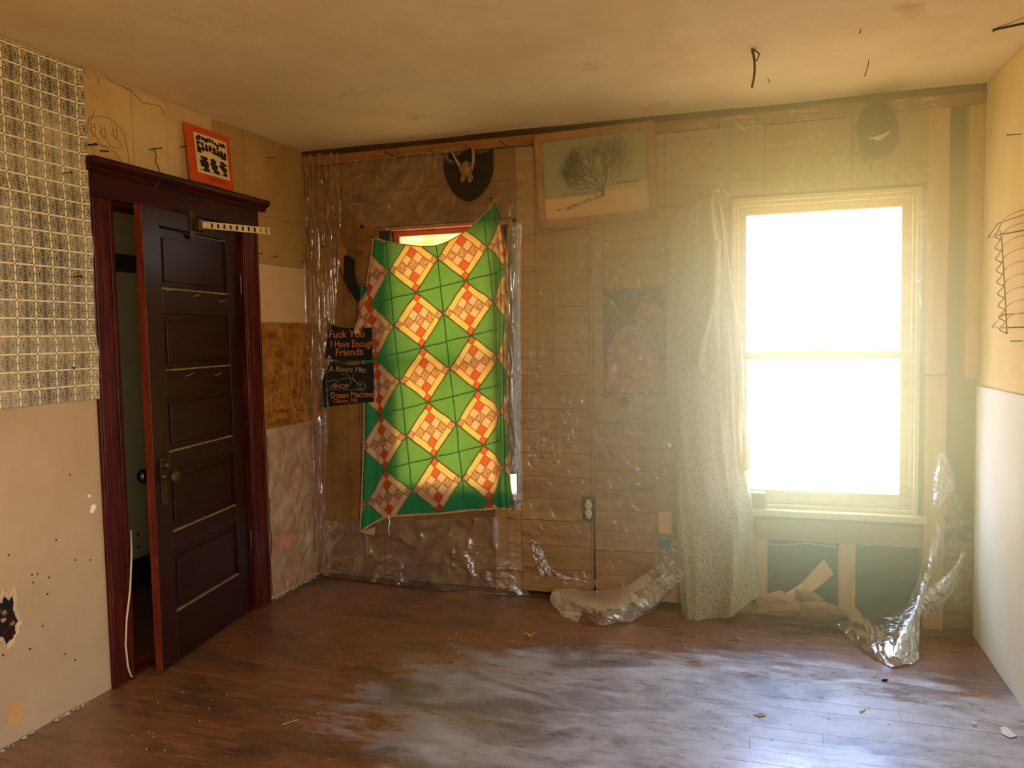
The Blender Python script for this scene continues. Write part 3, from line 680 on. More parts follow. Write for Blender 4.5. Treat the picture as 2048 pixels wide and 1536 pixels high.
# ---- door
an = math.radians(8.4); HG = V3((0.0, -.628, .008)); DR = V3((math.sin(an), -math.cos(an), 0)); DN = V3((math.cos(an), math.sin(an), 0))
def D(x, n_, z): return HG + DR * x + DN * n_ + V3((0, 0, z - .008))
door = empty('door_1', HG, kind=ST, label='dark red five-panel wooden door standing slightly open')
def dbox(name, x0, x1, n0, n1, za, zb, m, parent=door, bev=.0, label=None, smooth=False):
    b = MB().box((x0, n0, za), (x1, n1, zb), bev); b.v = [D(p.x, p.y, p.z) for p in b.v]
    return b.build(name, m, parent, label=label)
DW = .786; TH = -.036; zt = 2.022
st1 = dbox('stile', .0, .112, TH, 0, .010, zt, m_door, bev=.002)
st2 = dbox('stile', .668, DW - .0012, TH, 0, .010, zt, m_door, bev=.002, label='stile with worn scratched edge by the lock')
dbox('worn_edge', DW - .0011, DW, TH + .001, -.001, .012, zt - .002, m_woodedge, st2, label='scratched bare-wood edge')
pz = [(1.681, 1.935), (1.322, 1.565), (.962, 1.200), (.604, .868), (.243, .510)]
rz = [(.010, .232), (.510, .593), (.868, .951), (1.200, 1.311), (1.565, 1.670), (1.945, zt)]
for a_, b2 in rz: dbox('rail', .1125, .6675, TH, -.0005, a_, b2, m_doorh, bev=.0015)
for a_, b2 in pz:
    pn = dbox('panel', .1125, .6675, TH + .012, -.016, a_ - .011, b2 + .001, m_doorh)
    dbox('field', .150, .630, -.0158, -.009, a_ + .026, b2 - .036, m_doorh, pn, bev=.006)
    dbox('dusty_lit_ledge', .114, .666, -.0158, -.002, a_ - .0105, a_ - .003, m_dust, pn, label='pale dust with painted-in light on the panel ledge')
# hardware
lp = dbox('lock_plate', .700, .742, .0005, .004, .735, .935, m_brass, bev=.001, label='tarnished brass lock plate')
MB().lathe(D(.721, .002, .905), DN, [(0, .017), (.004, .02), (.010, .016), (.018, .014), (.024, .018), (.030, .012)], 16).build('thumb_turn', m_brass, lp, smooth=True)
kn = MB().lathe(D(.716, .002, .855), DN, [(0, .018), (.006, .018), (.010, .009), (.030, .008), (.034, .018), (.042, .027), (.054, .029), (.064, .024), (.070, .010)], 22).build('door_knob', m_brass, door, smooth=True, label='tarnished brass inner knob')
MB().lathe(D(.716, TH - .001, .855), -DN, [(0, .02), (.006, .018), (.012, .009), (.034, .010), (.040, .024), (.052, .033), (.066, .033), (.078, .024), (.084, .008)], 22).build('door_knob', m_black_metal, door, smooth=True, label='black outer knob seen past the door edge')
for zz in (1.68, .34):
    MB().tube([D(.0, .012, zz), D(.0, .012, zz + .10)], .0065, 10).box(D(-.004, .002, zz + .01), D(.0, .009, zz + .09)).build('hinge', m_brass, door)
for (x, z, a_) in ((.64, 1.665, 1), (.43, 1.65, 1.4), (.20, 1.635, 1), (.52, 1.283, 1.3), (.27, 1.273, 1)):
    p = D(x, 0, z); MB().tube([p, p + DN * .012 + V3((0, 0, .0)), p + DN * .012 + DR * -.045 + V3((0, 0, .008 * a_))], .0012, 5).build('bent_pin', m_steel, door)
sc_ = MB()
for i in range(16):
    x = random.uniform(.675, .76); z = random.choice([random.uniform(1.93, 2.0), random.uniform(.78, .98), random.uniform(.1, .8)]); p = D(x, .0003, z)
    sc_.prism([p, p + DR * random.uniform(.004, .012), p + DR * .008 + V3((0, 0, random.uniform(.003, .010))), p + V3((0, 0, .004))], DN * .0003)
sc_.build('scratch_mark', m_woodedge, door, kind='stuff')
# perforated bar on the door
bar = empty('perforated_steel_bar', D(.40, .01, 1.96), 'cream perforated steel coat bar screwed to the top of the open door', 'bracket')
mb = MB().box((.385, .001, 1.915), (.432, .004, 2.045), .001); mb.v = [D(p.x, p.y, p.z) for p in mb.v]; mb.build('mounting_plate', m_brass, bar)
mb = MB().box((.352, .004, 1.955), (.405, .032, 2.012), .002); mb.v = [D(p.x, p.y, p.z) for p in mb.v]; mb.build('clevis', m_brass, bar)
P0 = D(.375, .030, 1.985); P1 = V3((.23, -.68, 1.985)); ux = (P1 - P0); LB = ux.length; ux.normalize(); uz = V3((0, 0, 1)); un = ux.cross(uz)
hh = .0165; NH = 10; xs = [.03 + (LB - .03) * i / (NH) for i in range(NH + 1)]
mb = MB()
def bb_(a_, b2, c_, d_): 
    q = MB().box((a_, 0, c_), (b2, .003, d_)); mb.add([P0 + ux * p.x + un * p.y + uz * p.z for p in q.v], q.f)
bb_(0, LB, hh * .62, hh); bb_(0, LB, -hh, -hh * .62); bb_(0, .03, -hh, hh)
for i in range(NH):
    c_ = xs[i] + (xs[1] - xs[0]) * .5; hw = .0055 if i < NH - 1 else .007
    bb_(xs[i], c_ - hw, -hh * .62, hh * .62); bb_(c_ + hw, xs[i + 1], -hh * .62, hh * .62)
mb.build('slotted_bar', m_steel, bar)
mb = MB(); q = MB().box((LB - .014, .0, -hh - .006), (LB, .010, hh), .001); mb.add([P0 + ux * p.x + un * p.y + uz * p.z for p in q.v], q.f); mb.build('end_stop', m_steel, bar)

# ---- hall behind the door
hx = -.95
hall = empty('wall_hall', (hx, -1, 0), kind=ST, label='dim grey hall wall seen through the open door')
MB().box((hx - .05, -3.0, -.05), (hx, .2, 2.6)).build('hall_plaster', m_hallwall, hall)
MB().box((hx - .05, .139, -.05), (0, .19, 2.6)).box((hx - .05, -3.05, -.05), (TX, -3.0, 2.6)).build('end_wall', m_hallwall, hall)
MB().box((hx, -3, L(250, 545, hx).z), (hx + .02, .139, L(250, 510, hx).z), .003).build('picture_rail', m_hallwood, hall)
MB().box((hx, -3, 0), (hx + .02, .139, .16), .003).build('baseboard', m_hallwood, hall)
MB().box((hx - .05, -3.05, -.06), (-.02, .19, -.004)).build('floor_hall', mat('hall_floor', (46, 24, 14), (26, 14, 10), 6, (1, 6, 1), rough=.4), kind=ST, label='dark hall floor beyond the doorway')
MB().box((hx - .05, -3.05, 2.6), (TX, .19, 2.65)).build('ceiling_hall', m_hallwall, kind=ST, label='hall ceiling')
MB().box((TX - .001, YO0 - .01, -.004), (.004, YO1, .010), .003).build('trim_11', m_wood, kind=ST, label='worn threshold strip under the door')
for (u, v) in ((276, 1068), (277, 1094)):
    q = L(u, v, hx + .001); MB().lathe((q.x, q.y, q.z), (1, 0, 0), [(0, .012), (.002, .010)], 8).build('chip', m_bay, hall)

# ---- right wall lower drywall
lowr = MB(); pts = [(y_, z_) for y_, z_ in ((-.045, .005), (-.03, 1.17), (-2.5, 1.20), (-2.5, .0), (-.5, 0.))]
lowr.prism([(3.532, a_, b_) for a_, b_ in pts], (.022, 0, 0)).build('drywall_sheet', m_white, wall_right, label='off-white drywall sheet covering the lower wall')
rb = net_surface([[(3.5525, yy, zz) for yy in (-2.4, -1.2, -.05)] for zz in (2.52, 2, 1.6, 1.18)], 90, 60,
                 disp=lambda s, t, p: V3((-.002 - .006 * abs(nz(p, 3)) - .006 * max(0, ridge(p, 2.2, 3) - .6), .02 * nz((1, 1, p.z), 4) * (s > .98), 0)))
rb.build('yellow_board', m_yellow, wall_right, smooth=True, label='yellowed paper-faced board with a ragged edge')

# ================================================================== things on the back wall
QD = .030
# quilt
cstep, rstep, org = np.array([99., -24.]), np.array([12., 110.]), np.array([838., 640.])
INV = np.linalg.inv(np.array([cstep, rstep]).T)
rowsq = [
    [(747, 476, .012), (800, 488, .03), (872, 491, .03), (932, 462, .03), (978, 418, .022), (990, 402, .012), (998, 420, .014)],
    [(742, 520, .02), (795, 530, .02), (870, 535, .03), (935, 520, .028), (980, 505, .022), (1003, 500, .02), (1014, 505, .014)],
    [(733, 585, .02), (792, 590, .018), (868, 590, .022), (935, 590, .022), (985, 588, .02), (1006, 588, .03), (1019, 590, .016)],
    [(727, 670, .02), (790, 670, .018), (868, 670, .02), (935, 670, .02), (985, 670, .02), (1002, 670, .032), (1014, 670, .016)],
    [(728, 770, .02), (790, 770, .018), (868, 770, .02), (935, 770, .02), (987, 770, .02), (1003, 770, .032), (1015, 770, .016)],
    [(729, 870, .02), (790, 870, .018), (868, 870, .02), (937, 870, .02), (988, 870, .02), (1004, 870, .03), (1018, 870, .016)],
    [(726, 960, .02), (782, 955, .018), (868, 950, .02), (938, 950, .02), (989, 950, .02), (1006, 950, .028), (1021, 950, .016)],
    [(721, 1062, .03), (776, 1034, .026), (862, 1028, .024), (935, 1021, .024), (990, 1017, .024), (1008, 1017, .028), (1025, 1019, .018)]]
def pix(u, v, d): return B(u, v, d)
def qd(s, t, p):
    f = .0045 * math.sin(s * 34 + 2 * math.sin(t * 3)) * min(1, t * 3 + .3) + .004 * nz((p.x * 9, 0, p.z * 2.5), 1.5)
    if s > .78: f += .010 * math.sin((s - .78) * 60) * (1 - .4 * t)
    if s < .1: f += .006 * math.sin(s * 70)
    return V3((0, -f, 0))
def proj2(p):
    q = np.array([p[0] - CAM[0], p[1] - CAM[1], p[2] - CAM[2]]) @ R3
    return 1024 + FPX * q[0] / q[1], 768 - FPX * q[2] / q[1]
def quv(s, t, p):       # the pattern follows the cloth: gathered folds hide part of it at both sides
    u, v = proj2(p)
    if u > 990: u = 990 + (u - 990) * 2.0
    if u < 775: u = 775 - (775 - u) * 1.25
    d = INV @ (np.array([u, v]) - org); return (float(d[0]), float(d[1]))
netq = [[pix(*c) for c in r_] for r_ in rowsq]
qs = net_surface(netq, 150, 170, qd, quv)
edge_v = qs.v[:]; WQ = 151
quilt = empty('patchwork_quilt', B(870, 1030, .03), 'green and orange patchwork quilt nailed over the left window, glowing with backlight', 'quilt')
qs.build('quilt_cloth', m_quilt, quilt, smooth=True)
def edge_strip(idx, name='binding', wd=.011, outv=V3((0, 0, -1))):
    pts = [edge_v[i] for i in idx]; mb = MB(); uv = []; ln = 0
    for i, p in enumerate(pts):
        if i: ln += (p - pts[i - 1]).length
        mb.v += [p + V3((0, -.0035, 0)) - outv * wd * .5, p + V3((0, -.004, 0)) + outv * wd * .5]; uv += [(ln, 0), (ln, 1)]
    mb.f = [(2 * i, 2 * i + 1, 2 * i + 3, 2 * i + 2) for i in range(len(pts) - 1)]; mb.uv = uv
    mb.build(name, m_bind, quilt)
edge_strip([170 * WQ + i for i in range(WQ)])
edge_strip([i for i in range(WQ)], wd=.007, outv=V3((0, 0, 1)))
edge_strip([j * WQ for j in range(171)], wd=.008, outv=V3((-1, 0, 0)))
# loose flap on the left edge and turned-up corner
fl = net_surface([[B(722, 570, .03), B(738, 575, .035)], [B(716, 620, .04), B(736, 625, .04)], [B(707, 668, .045), B(722, 668, .045)]], 12, 24, lambda s, t, p: V3((0, .006 * math.sin(s * 6 + t * 4), 0)), lambda s, t, p: (-1.25 + s * .25, -.5 + t * .8))
fl.build('side_flap', m_quilt, quilt, smooth=True)
fl = net_surface([[B(721, 1064, .034), B(735, 1059, .034), B(751, 1053, .034)], [B(735, 1069, .03), B(743, 1070, .032), B(749, 1072, .03)]], 10, 6, None, lambda s, t, p: (-.95 + s * .2, 3.9 + t * .1))
fl.build('turned_corner', m_bind, quilt, smooth=True)
string_thing('torn_thread', [B(777, 1030, .04), B(779, 1045, .045), B(777, 1056, .045), B(779, 1070, .045)], [.003, .004, .003, .002], m_litter, 'frayed white tuft hanging below the quilt hem', 'thread')

# curtain
rowsc = [
    [(1405, 398, .02), (1412, 392, .05), (1420, 386, .03), (1426, 384, .06), (1431, 386, .03), (1436, 392, .02)],
    [(1347, 432, .02), (1378, 425, .06), (1410, 420, .05), (1422, 425, .09), (1436, 425, .05), (1447, 430, .03)],
    [(1336, 520, .02), (1370, 520, .06), (1408, 520, .05), (1426, 520, .11), (1444, 520, .05), (1458, 520, .03)],
    [(1333, 620, .03), (1365, 620, .06), (1400, 620, .05), (1425, 620, .12), (1452, 620, .05), (1470, 620, .03)],
    [(1336, 740, .03), (1365, 740, .05), (1398, 740, .06), (1430, 740, .11), (1458, 740, .06), (1480, 740, .03)],
    [(1342, 860, .03), (1370, 860, .06), (1400, 860, .05), (1435, 860, .08), (1465, 860, .06), (1489, 860, .04)],
    [(1352, 980, .04), (1378, 980, .08), (1410, 980, .06), (1445, 980, .10), (1475, 980, .06), (1500, 980, .04)],
    [(1358, 1100, .05), (1388, 1100, .09), (1420, 1100, .07), (1455, 1100, .12), (1488, 1100, .07), (1513, 1100, .05)],
    [(1364, 1234, .07), (1390, 1240, .12), (1425, 1240, .10), (1462, 1230, .14), (1496, 1208, .09), (1523, 1188, .05)]]
def cdisp(s, t, p):
    amp = .014 + .030 * t
    f = amp * math.sin(s * 15 + 5 * t + 5 * nz((s * 2.2, t * 1.8, 0), 1)) * (.6 + .6 * nz((s * 2, t * 3, 4), 1)) + .004 * math.sin(s * 47 - 9 * t + 3 * nz((s, t * 3, 8), 1)) + .012 * nz((p.x * 8, 0, p.z * 5), 1.2)
    return V3((.004 * math.sin(t * 20 + s * 5), -f - .02, 0))
def cuv(s, t, p): return (s * .55, t * 1.9)
cs = net_surface([[pix(*c) for c in r_] for r_ in rowsc], 110, 170, cdisp, cuv)
curtain = empty('floral_curtain', B(1440, 1235, .06), 'pale curtain with tiny floral print hanging bunched left of the bright window', 'curtain')
cs.build('curtain_cloth', m_curtain, curtain, smooth=True)
# slung loop in the middle, and the outer strip beside the glass
lp_ = net_surface([[B(1418, 480, .10), B(1430, 480, .13), B(1442, 480, .10)], [B(1404, 600, .11), B(1422, 600, .15), B(1438, 600, .11)], [B(1384, 690, .12), B(1400, 700, .17), B(1420, 690, .12)], [B(1386, 728, .12), B(1400, 742, .16), B(1416, 742, .12)], [B(1412, 748, .11), B(1422, 748, .13), B(1436, 722, .11)], [B(1430, 690, .10), B(1438, 690, .11), B(1440, 660, .10)]], 24, 70,
    lambda s, t, p: V3((0, -.006 * math.sin(s * 9 + t * 7), 0)), lambda s, t, p: (s * .12, t * .6))
lp_.build('slung_fold', m_curtain, curtain, smooth=True, label='fold of cloth slung in a loop')
sf = net_surface([[B(1440, 440, .05), B(1446, 440, .05)], [B(1462, 600, .06), B(1470, 600, .05)], [B(1472, 720, .06), B(1487, 720, .05)], [B(1484, 830, .06), B(1490, 830, .05)], [B(1484, 944, .06), B(1506, 936, .05)]], 14, 80,
    lambda s, t, p: V3((0, -.008 * math.sin(s * 7 + t * 12), 0)), lambda s, t, p: (s * .12, t * 1.3))
sf.build('outer_fold', m_curtain, curtain, smooth=True, label='narrow backlit hem beside the window glass')
string_thing('curtain_knot', [B(1416, 400, .05), B(1424, 384, .07), B(1436, 380, .06), B(1442, 388, .04)], [.006, .012, .010, .004], m_film3, 'scrap of plastic knotted at the top of the curtain', 'knot')

# framed print
pf = empty('framed_tree_print', B(1195, 450, 0), 'oak-framed print of a bare spreading tree above a fence on pale ground', 'picture')
TL, TR, BR, BL = B(1067, 270, .03), B(1308, 240, .03), B(1316, 435, .03), B(1078, 458, .03)
def pq(a_, b_, dy=0.):     # bilinear inside the frame, a across 0..1, b up 0..1
    p = (BL * (1 - a_) + BR * a_) * (1 - b_) + (TL * (1 - a_) + TR * a_) * b_; return V3((p.x, p.y - dy, p.z))
fw, fhh = .062, .085
def fbar(c):
    mb = MB(); mb.prism([pq(a_, b_) for a_, b_ in c], (0, .024, 0))
    cx = sum(a_ for a_, b_ in c) / 4; cz = sum(b_ for a_, b_ in c) / 4
    mb.prism([pq(a_ + (cx - a_) * .35 * (abs(c[0][0] - c[1][0]) < .5), b_ + (cz - b_) * .35 * (abs(c[0][1] - c[3][1]) < .5), .006) for a_, b_ in c], (0, .006, 0))
    mb.build('frame_bar', m_frame, pf)
fbar([(0, 0), (1, 0), (1 - fw, fhh), (fw, fhh)]); fbar([(fw, 1 - fhh), (1 - fw, 1 - fhh), (1, 1), (0, 1)]); fbar([(0, 0), (fw, fhh), (fw, 1 - fhh), (0, 1)]); fbar([(1 - fw, fhh), (1, 0), (1, 1), (1 - fw, 1 - fhh)])
def pin(a_, b_, dy=0.): return pq(fw + (1 - 2 * fw) * a_, fhh + (1 - 2 * fhh) * b_, dy - .014)
MB().prism([pin(0, 0), pin(1, 0), pin(1, .39), pin(.62, .35), pin(.5, .27), pin(0, .27)], (0, .003, 0)).build('print_ground', m_pground, pf)
MB().prism([pin(0, .27), pin(.5, .27), pin(.62, .35), pin(1, .39), pin(1, 1), pin(0, 1)], (0, .003, 0)).build('print_sky', m_psky, pf)
tr = MB(); rnd = random.Random(3)
def seg(a_, b_, c_, d_, w0, w1):
    dx, dy_ = c_ - a_, (d_ - b_) * .62; l = math.hypot(dx, dy_) or 1; nx_, ny_ = -dy_ / l, dx / l / .62
    tr.add([pin(a_ + nx_ * w0, b_ + ny_ * w0, .0012), pin(a_ - nx_ * w0, b_ - ny_ * w0, .0012), pin(c_ - nx_ * w1, d_ - ny_ * w1, .0012), pin(c_ + nx_ * w1, d_ + ny_ * w1, .0012)], [(0, 1, 2, 3)])
def inside(x, y_): return ((x - .38) / .20) ** 2 + ((y_ - .60) / .28) ** 2 < 1 or ((x - .64) / .21) ** 2 + ((y_ - .68) / .27) ** 2 < 1
def grow(x, y_, ang, ln, w_, dep):
    if dep == 0 or w_ < .0009: return
    x2, y2 = x + math.cos(ang) * ln, y_ + math.sin(ang) * ln * 1.45
    if dep < 6 and not inside(x2, y2): 
        ang += rnd.choice([-1, 1]) * 1.2; ln *= .5; x2, y2 = x + math.cos(ang) * ln, y_ + math.sin(ang) * ln * 1.45
        if not inside(x2, y2): return
    seg(x, y_, x2, y2, w_, w_ * .7)
    for k_ in range(rnd.choice([2, 3, 3]) if dep > 2 else 2): grow(x2, y2, ang + rnd.uniform(-.75, .75), ln * rnd.uniform(.68, .9), w_ * .66, dep - 1)
for a_, w_ in ((2.5, .011), (2.05, .010), (1.25, .010), (1.6, .007), (2.85, .008)): grow(.565, .30, a_, .12, w_, 8)
seg(.56, .24, .57, .32, .022, .014)
k_ = 0
while k_ < 620:
    x, y_ = rnd.uniform(.15, .87), rnd.uniform(.32, .97)
    if not inside(x, y_): continue
    k_ += 1; ang = math.atan2((y_ - .30) , (x - .565)) + rnd.uniform(-.9, .9); q_ = rnd.uniform(.02, .05)
    x2, y2 = x + q_ * math.cos(ang), y_ + q_ * 1.4 * math.sin(ang); seg(x, y_, x2, y2, .0016, .0011)
    seg(x2, y2, x2 + q_ * .6 * math.cos(ang + .6), y2 + q_ * .8 * math.sin(ang + .6), .0012, .0008)
for i in range(24):
    x = .18 + i * .031; yb_ = .28 + (.06 * max(0, x - .55)); 
    if abs(x - .56) > .03: seg(x, yb_, x, yb_ + .035, .0018, .0018)
seg(.18, .31, .53, .31, .0016, .0016); seg(.6, .31, .92, .345, .0016, .0016); seg(.6, .33, .92, .365, .0014, .0014)
for i in range(40): 
    x = rnd.uniform(.66, .9); seg(x, .375, x + .008, .375 + rnd.uniform(.01, .045) * (1 - abs(x - .75) * 3), .004, .003)
for i in range(34):
    x = rnd.uniform(.1, .52); y_ = .24 - (.52 - x) * .35 + rnd.uniform(-.02, .02); seg(x, y_, x + rnd.uniform(.02, .07), y_ + rnd.uniform(.0, .03), .003, .001)
tr.build('print_drawing', m_pink, pf, label='drawn tree, fence and shadow')

# antler plaque
ap = empty('antler_trophy', B(935, 400, 0), 'small skull and antlers mounted on a dark shield plaque', 'trophy')
sh = [(887, 308), (900, 306), (908, 312), (918, 310), (928, 303), (940, 296), (948, 304), (960, 307), (972, 304), (985, 297), (986, 330), (984, 350), (975, 370), (962, 388), (948, 400), (934, 403), (918, 396), (904, 382), (893, 362), (887, 340)]
MB().prism([B(u, v, .022) for u, v in sh], (0, .016, 0)).build('shield', m_plaque, ap)
sk = MB(); c0 = B(933, 345, .022)
prof = [(.0, .004), (.010, .030), (.030, .040), (.05, .034), (.062, .012)]
sk.lathe(B(933, 340, .022), (0, -1, 0), [(0, .040), (.014, .040), (.028, .032), (.040, .016), (.043, .004)], 16)
sk.v = [V3((p.x, p.y, c0.z + (p.z - c0.z) * 1.15 + .004 * nz(p, 60))) for p in sk.v]
sk.build('skull', m_bone, ap, smooth=True)
for s_ in (-1, 1):
    c1 = B(933 + s_ * 7, 356, .03); MB().lathe(c1, (0, -.6, -1), [(-.02, .016), (0, .018), (.02, .013), (.03, .005)], 10).build('muzzle_bone', m_bone, ap, smooth=True)
MB().tube([B(921, 338, .04), B(917, 328, .05), B(911, 318, .065), B(905, 307, .075), B(899, 297, .08)], [.010, .009, .007, .005, .002], 8).build('antler', m_antler, ap, smooth=True)
MB().tube([B(943, 338, .04), B(946, 326, .05), B(947, 312, .065), B(946, 300, .075), B(941, 292, .08), B(934, 287, .085), B(927, 285, .085)], [.011, .010, .009, .008, .006, .004, .002], 8).build('antler', m_antler, ap, smooth=True)

# cap
cap = empty('baseball_cap', B(1755, 312, 0), 'black baseball cap with white winged lettering hung near the ceiling', 'cap')
cr_ = [(1716, 275, .02), (1715, 250, .03), (1717, 232, .04), (1724, 214, .05), (1738, 200, .05), (1755, 196, .05), (1772, 200, .05), (1784, 212, .05), (1792, 232, .04), (1797, 255, .03), (1799, 275, .02)]
top = [(1719, 255), (1715, 240), (1722, 216), (1735, 200), (1755, 190), (1776, 195), (1788, 214), (1795, 240), (1798, 268)]
net = []
outl = [((1741, 206), (1755, 200), (1769, 204)), ((1726, 218), (1755, 213), (1785, 217)), ((1716, 238), (1755, 236), (1794, 236)), ((1713, 262), (1755, 262), (1799, 262)), ((1716, 286), (1757, 290), (1799, 282)), ((1724, 303), (1752, 309), (1790, 298)), ((1732, 310), (1752, 316), (1772, 311))]
bul = [.02, .075, .105, .115, .10, .07, .02]
for (l_, m2, r2), bz in zip(outl, bul):
    net.append([B(l_[0], l_[1], .01), B((l_[0] * .75 + m2[0] * .25), (l_[1] * .75 + m2[1] * .25), bz * .75), B(m2[0], m2[1], bz), B(r2[0] * .75 + m2[0] * .25, r2[1] * .75 + m2[1] * .25, bz * .75), B(r2[0], r2[1], .01)])
net_surface(net, 36, 40, lambda s, t, p: V3((0, -.0015 * (abs(s - .5) < .012), 0))).build('crown', m_capm, cap, smooth=True)
MB().tube([B(1733, 205, .06), B(1738, 194, .03), B(1752, 186, .012), B(1768, 190, .03), B(1777, 203, .06)], .005, 6).build('back_strap', m_capm, cap, smooth=True)
MB().lathe(B(1755, 187, .0), (0, -1, 0), [(0, .004), (.03, .003)], 6).build('peg', m_nail, cap)
def arcp(u, v): 
    return B(u, v, .118)
lg = MB()
lg.prism([arcp(1738, 272), arcp(1742, 275), arcp(1756, 271), arcp(1770, 267), arcp(1781, 260), arcp(1777, 268), arcp(1770, 273), arcp(1762, 280), arcp(1752, 281), arcp(1746, 277), arcp(1740, 279)], (0, .0015, 0))
lg.build('winged_logo', m_capwhite, cap, label='white winged emblem')
lg2 = MB()
for i in range(9): lg2.prism([arcp(1743 + i * 3.4, 275.6 - i * 1.0), arcp(1744.4 + i * 3.4, 275.3 - i * 1.0), arcp(1745 + i * 3.4, 271.4 - i * 1.0), arcp(1743.8 + i * 3.4, 271.8 - i * 1.0)], (0, -.0006, 0))
lg2.build('logo_lettering', m_capm, cap)

# cloth patches with lettering
def text(body, p, size, ang, m, parent, name='lettering', sx=1., shear=0.):
    c = bpy.data.curves.new(name, 'FONT'); c.body = body; c.size = size; c.align_x = 'CENTER'; c.extrude = .0004; c.shear = shear; c.offset = size * .012; c.resolution_u = 2
    tmp = bpy.data.objects.new('tmp', c); COL.objects.link(tmp); bpy.context.view_layer.update()
    me = bpy.data.meshes.new_from_object(tmp.evaluated_get(bpy.context.evaluated_depsgraph_get())); bpy.data.objects.remove(tmp)
    me.materials.clear(); me.materials.append(m); o = link(name, me, parent, p); o.rotation_euler = (math.radians(90), -ang, 0); o.scale = (sx, 1, 1); return o
def flag(name, outline, d, label, group=None):
    e_ = empty(name, B(*outline[-1][1], d), label, 'banner', group)
    net = [[B(u, v, d) for u, v in r2] for r2 in outline]
    net_surface(net, 30, 26, lambda s, t, p: V3((0, -.004 * math.sin(s * 9 + t * 3) - .003, 0))).build('cloth', m_black, e_, smooth=True)
    return e_
f1 = flag('black_cloth_banner', [[(659, 647), (690, 656), (745, 655)], [(655, 685), (690, 688), (745, 686)], [(651, 716), (690, 721), (745, 720)]], .030, 'upper black cloth banner lettered about having enough friends, half behind the quilt')
f2 = flag('black_cloth_banner', [[(663, 722), (700, 731), (748, 724)], [(646, 765), (690, 768), (748, 766)], [(644, 815), (690, 809), (748, 804)]], .030, 'lower black cloth banner with a motorcycle picture, lettered Dream Machines')
text('Fuck You', B(693, 675, .044), .062, .0, m_lettr, f1, shear=.1); text('I Have Enough', B(704, 694, .044), .056, .0, m_lettr, f1, sx=.86); text('Friends', B(698, 711, .044), .062, .03, m_lettr, f1, shear=.1)
text('A Rivers Mtc', B(694, 744, .044), .046, -.03, m_lettg, f2, shear=.2); text('SHOP', B(681, 777, .0445), .040, .0, m_lettr, f2); text('Dream Machines', B(706, 795, .044), .050, .04, m_lettr, f2, sx=.86); text('Clinton, MA', B(691, 805, .044), .032, .04, m_lettr, f2)
mo = MB()
def ml(pts, r=.0016): mo.tube([B(u, v, .0445) for u, v in pts], r, 5)
ml([(722 + 9 * math.cos(a_), 772 + 8 * math.sin(a_)) for a_ in np.linspace(0, 6.28, 18)]); ml([(722 + 4 * math.cos(a_), 772 + 4 * math.sin(a_)) for a_ in np.linspace(0, 6.28, 10)], .001)
ml([(659, 774), (668, 768), (676, 762), (686, 757), (696, 755), (702, 760), (700, 770), (692, 777)]); ml([(655, 763), (664, 762), (674, 759)]); ml([(683, 749), (692, 747), (698, 752), (704, 758), (712, 764), (722, 772)]); ml([(707, 748), (705, 756), (712, 762)])
ml([(660, 776), (668, 771), (676, 772), (690, 779)]); ml([(650, 779), (690, 780), (730, 778)], .001)
mo.build('motorcycle_picture', m_lettg, f2, label='outlined motorcycle in grey thread')

# stick and black rag left of the quilt
st_ = MB().prism([B(673, 462, .03), B(677, 464, .03), B(694, 508, .03), B(716, 606, .03), B(708, 606, .03), B(682, 540, .03), B(674, 505, .03)], (0, .008, 0)).build('wooden_stick', m_lath, label='thin orange wooden slat leaning left of the quilt', cat='stick')
net_surface([[B(689, 512, .038), B(697, 510, .045)], [B(688, 530, .04), B(710, 522, .05)], [B(688, 545, .04), B(709, 534, .05)], [B(688, 560, .04), B(713, 560, .05)], [B(698, 578, .04), B(719, 575, .05)], [B(714, 606, .038), B(719, 600, .04)]], 14, 30,
            lambda s, t, p: V3((0, -.010 * abs(nz(p, 14)), 0))).build('black_rag', m_black, smooth=True, label='black rag draped over the wooden slat left of the quilt', cat='cloth')

# poster above the door
po = empty('orange_poster', L(425, 385, .03), 'orange card poster with a black and cream picture, propped on the door cornice', 'poster')
A_, B2_, C_, D_ = L(366, 243, .022), L(458, 276, .030), L(470, 391, .062), L(384, 369, .066)      # TL TR BR BL
C_.z = max(C_.z, 2.190); D_.z = max(D_.z, 2.190); C_.x = min(C_.x, .058); D_.x = min(D_.x, .058)
def pp(a_, b_, o=0.):
    p = (A_ * (1 - a_) + B2_ * a_) * (1 - b_) + (D_ * (1 - a_) + C_ * a_) * b_; return p + V3((o + .006 * math.sin(a_ * 3.1) , 0, 0))
net_surface([[pp(a_, b_) for a_ in (0, .33, .66, 1)] for b_ in (0, .5, 1)], 12, 12).build('card', m_orange, po)
net_surface([[pp(a_, b_, .0018) for a_ in (.17, .5, .9)] for b_ in (.12, .5, .83)], 12, 12).build('picture_sheet', m_posterpaper, po)
ik = MB(); rnd = random.Random(11)
def blob(cx, cz, rx, rz, n_=9):
    pts = []
    for i in range(n_):
        a_ = i / n_ * 6.283; k_ = rnd.uniform(.55, 1.2); pts.append(pp(min(.87, max(.2, cx + rx * k_ * math.cos(a_))), min(.81, max(.15, cz + rz * k_ * math.sin(a_))), .003))
    ik.add(pts, [tuple(range(n_))])
ik.add([pp(.21, .47, .0028), pp(.86, .47, .0028), pp(.86, .40, .0028), pp(.7, .38, .0028), pp(.5, .40, .0028), pp(.3, .37, .0028), pp(.21, .38, .0028)], [(0, 1, 2, 3, 4, 5, 6)])
for i in range(12): blob(.23 + i * .055, rnd.uniform(.19, .25), .034, .045)
for i in range(16): blob(.24 + (i % 8) * .085, rnd.uniform(.29, .40), .04, .045)
for cx in (.33, .55, .77):
    blob(cx, .56, .08, .05, 11); blob(cx, .66, .085, .08, 13); blob(cx + .03, .75, .075, .045); blob(cx - .06, .62, .05, .04)
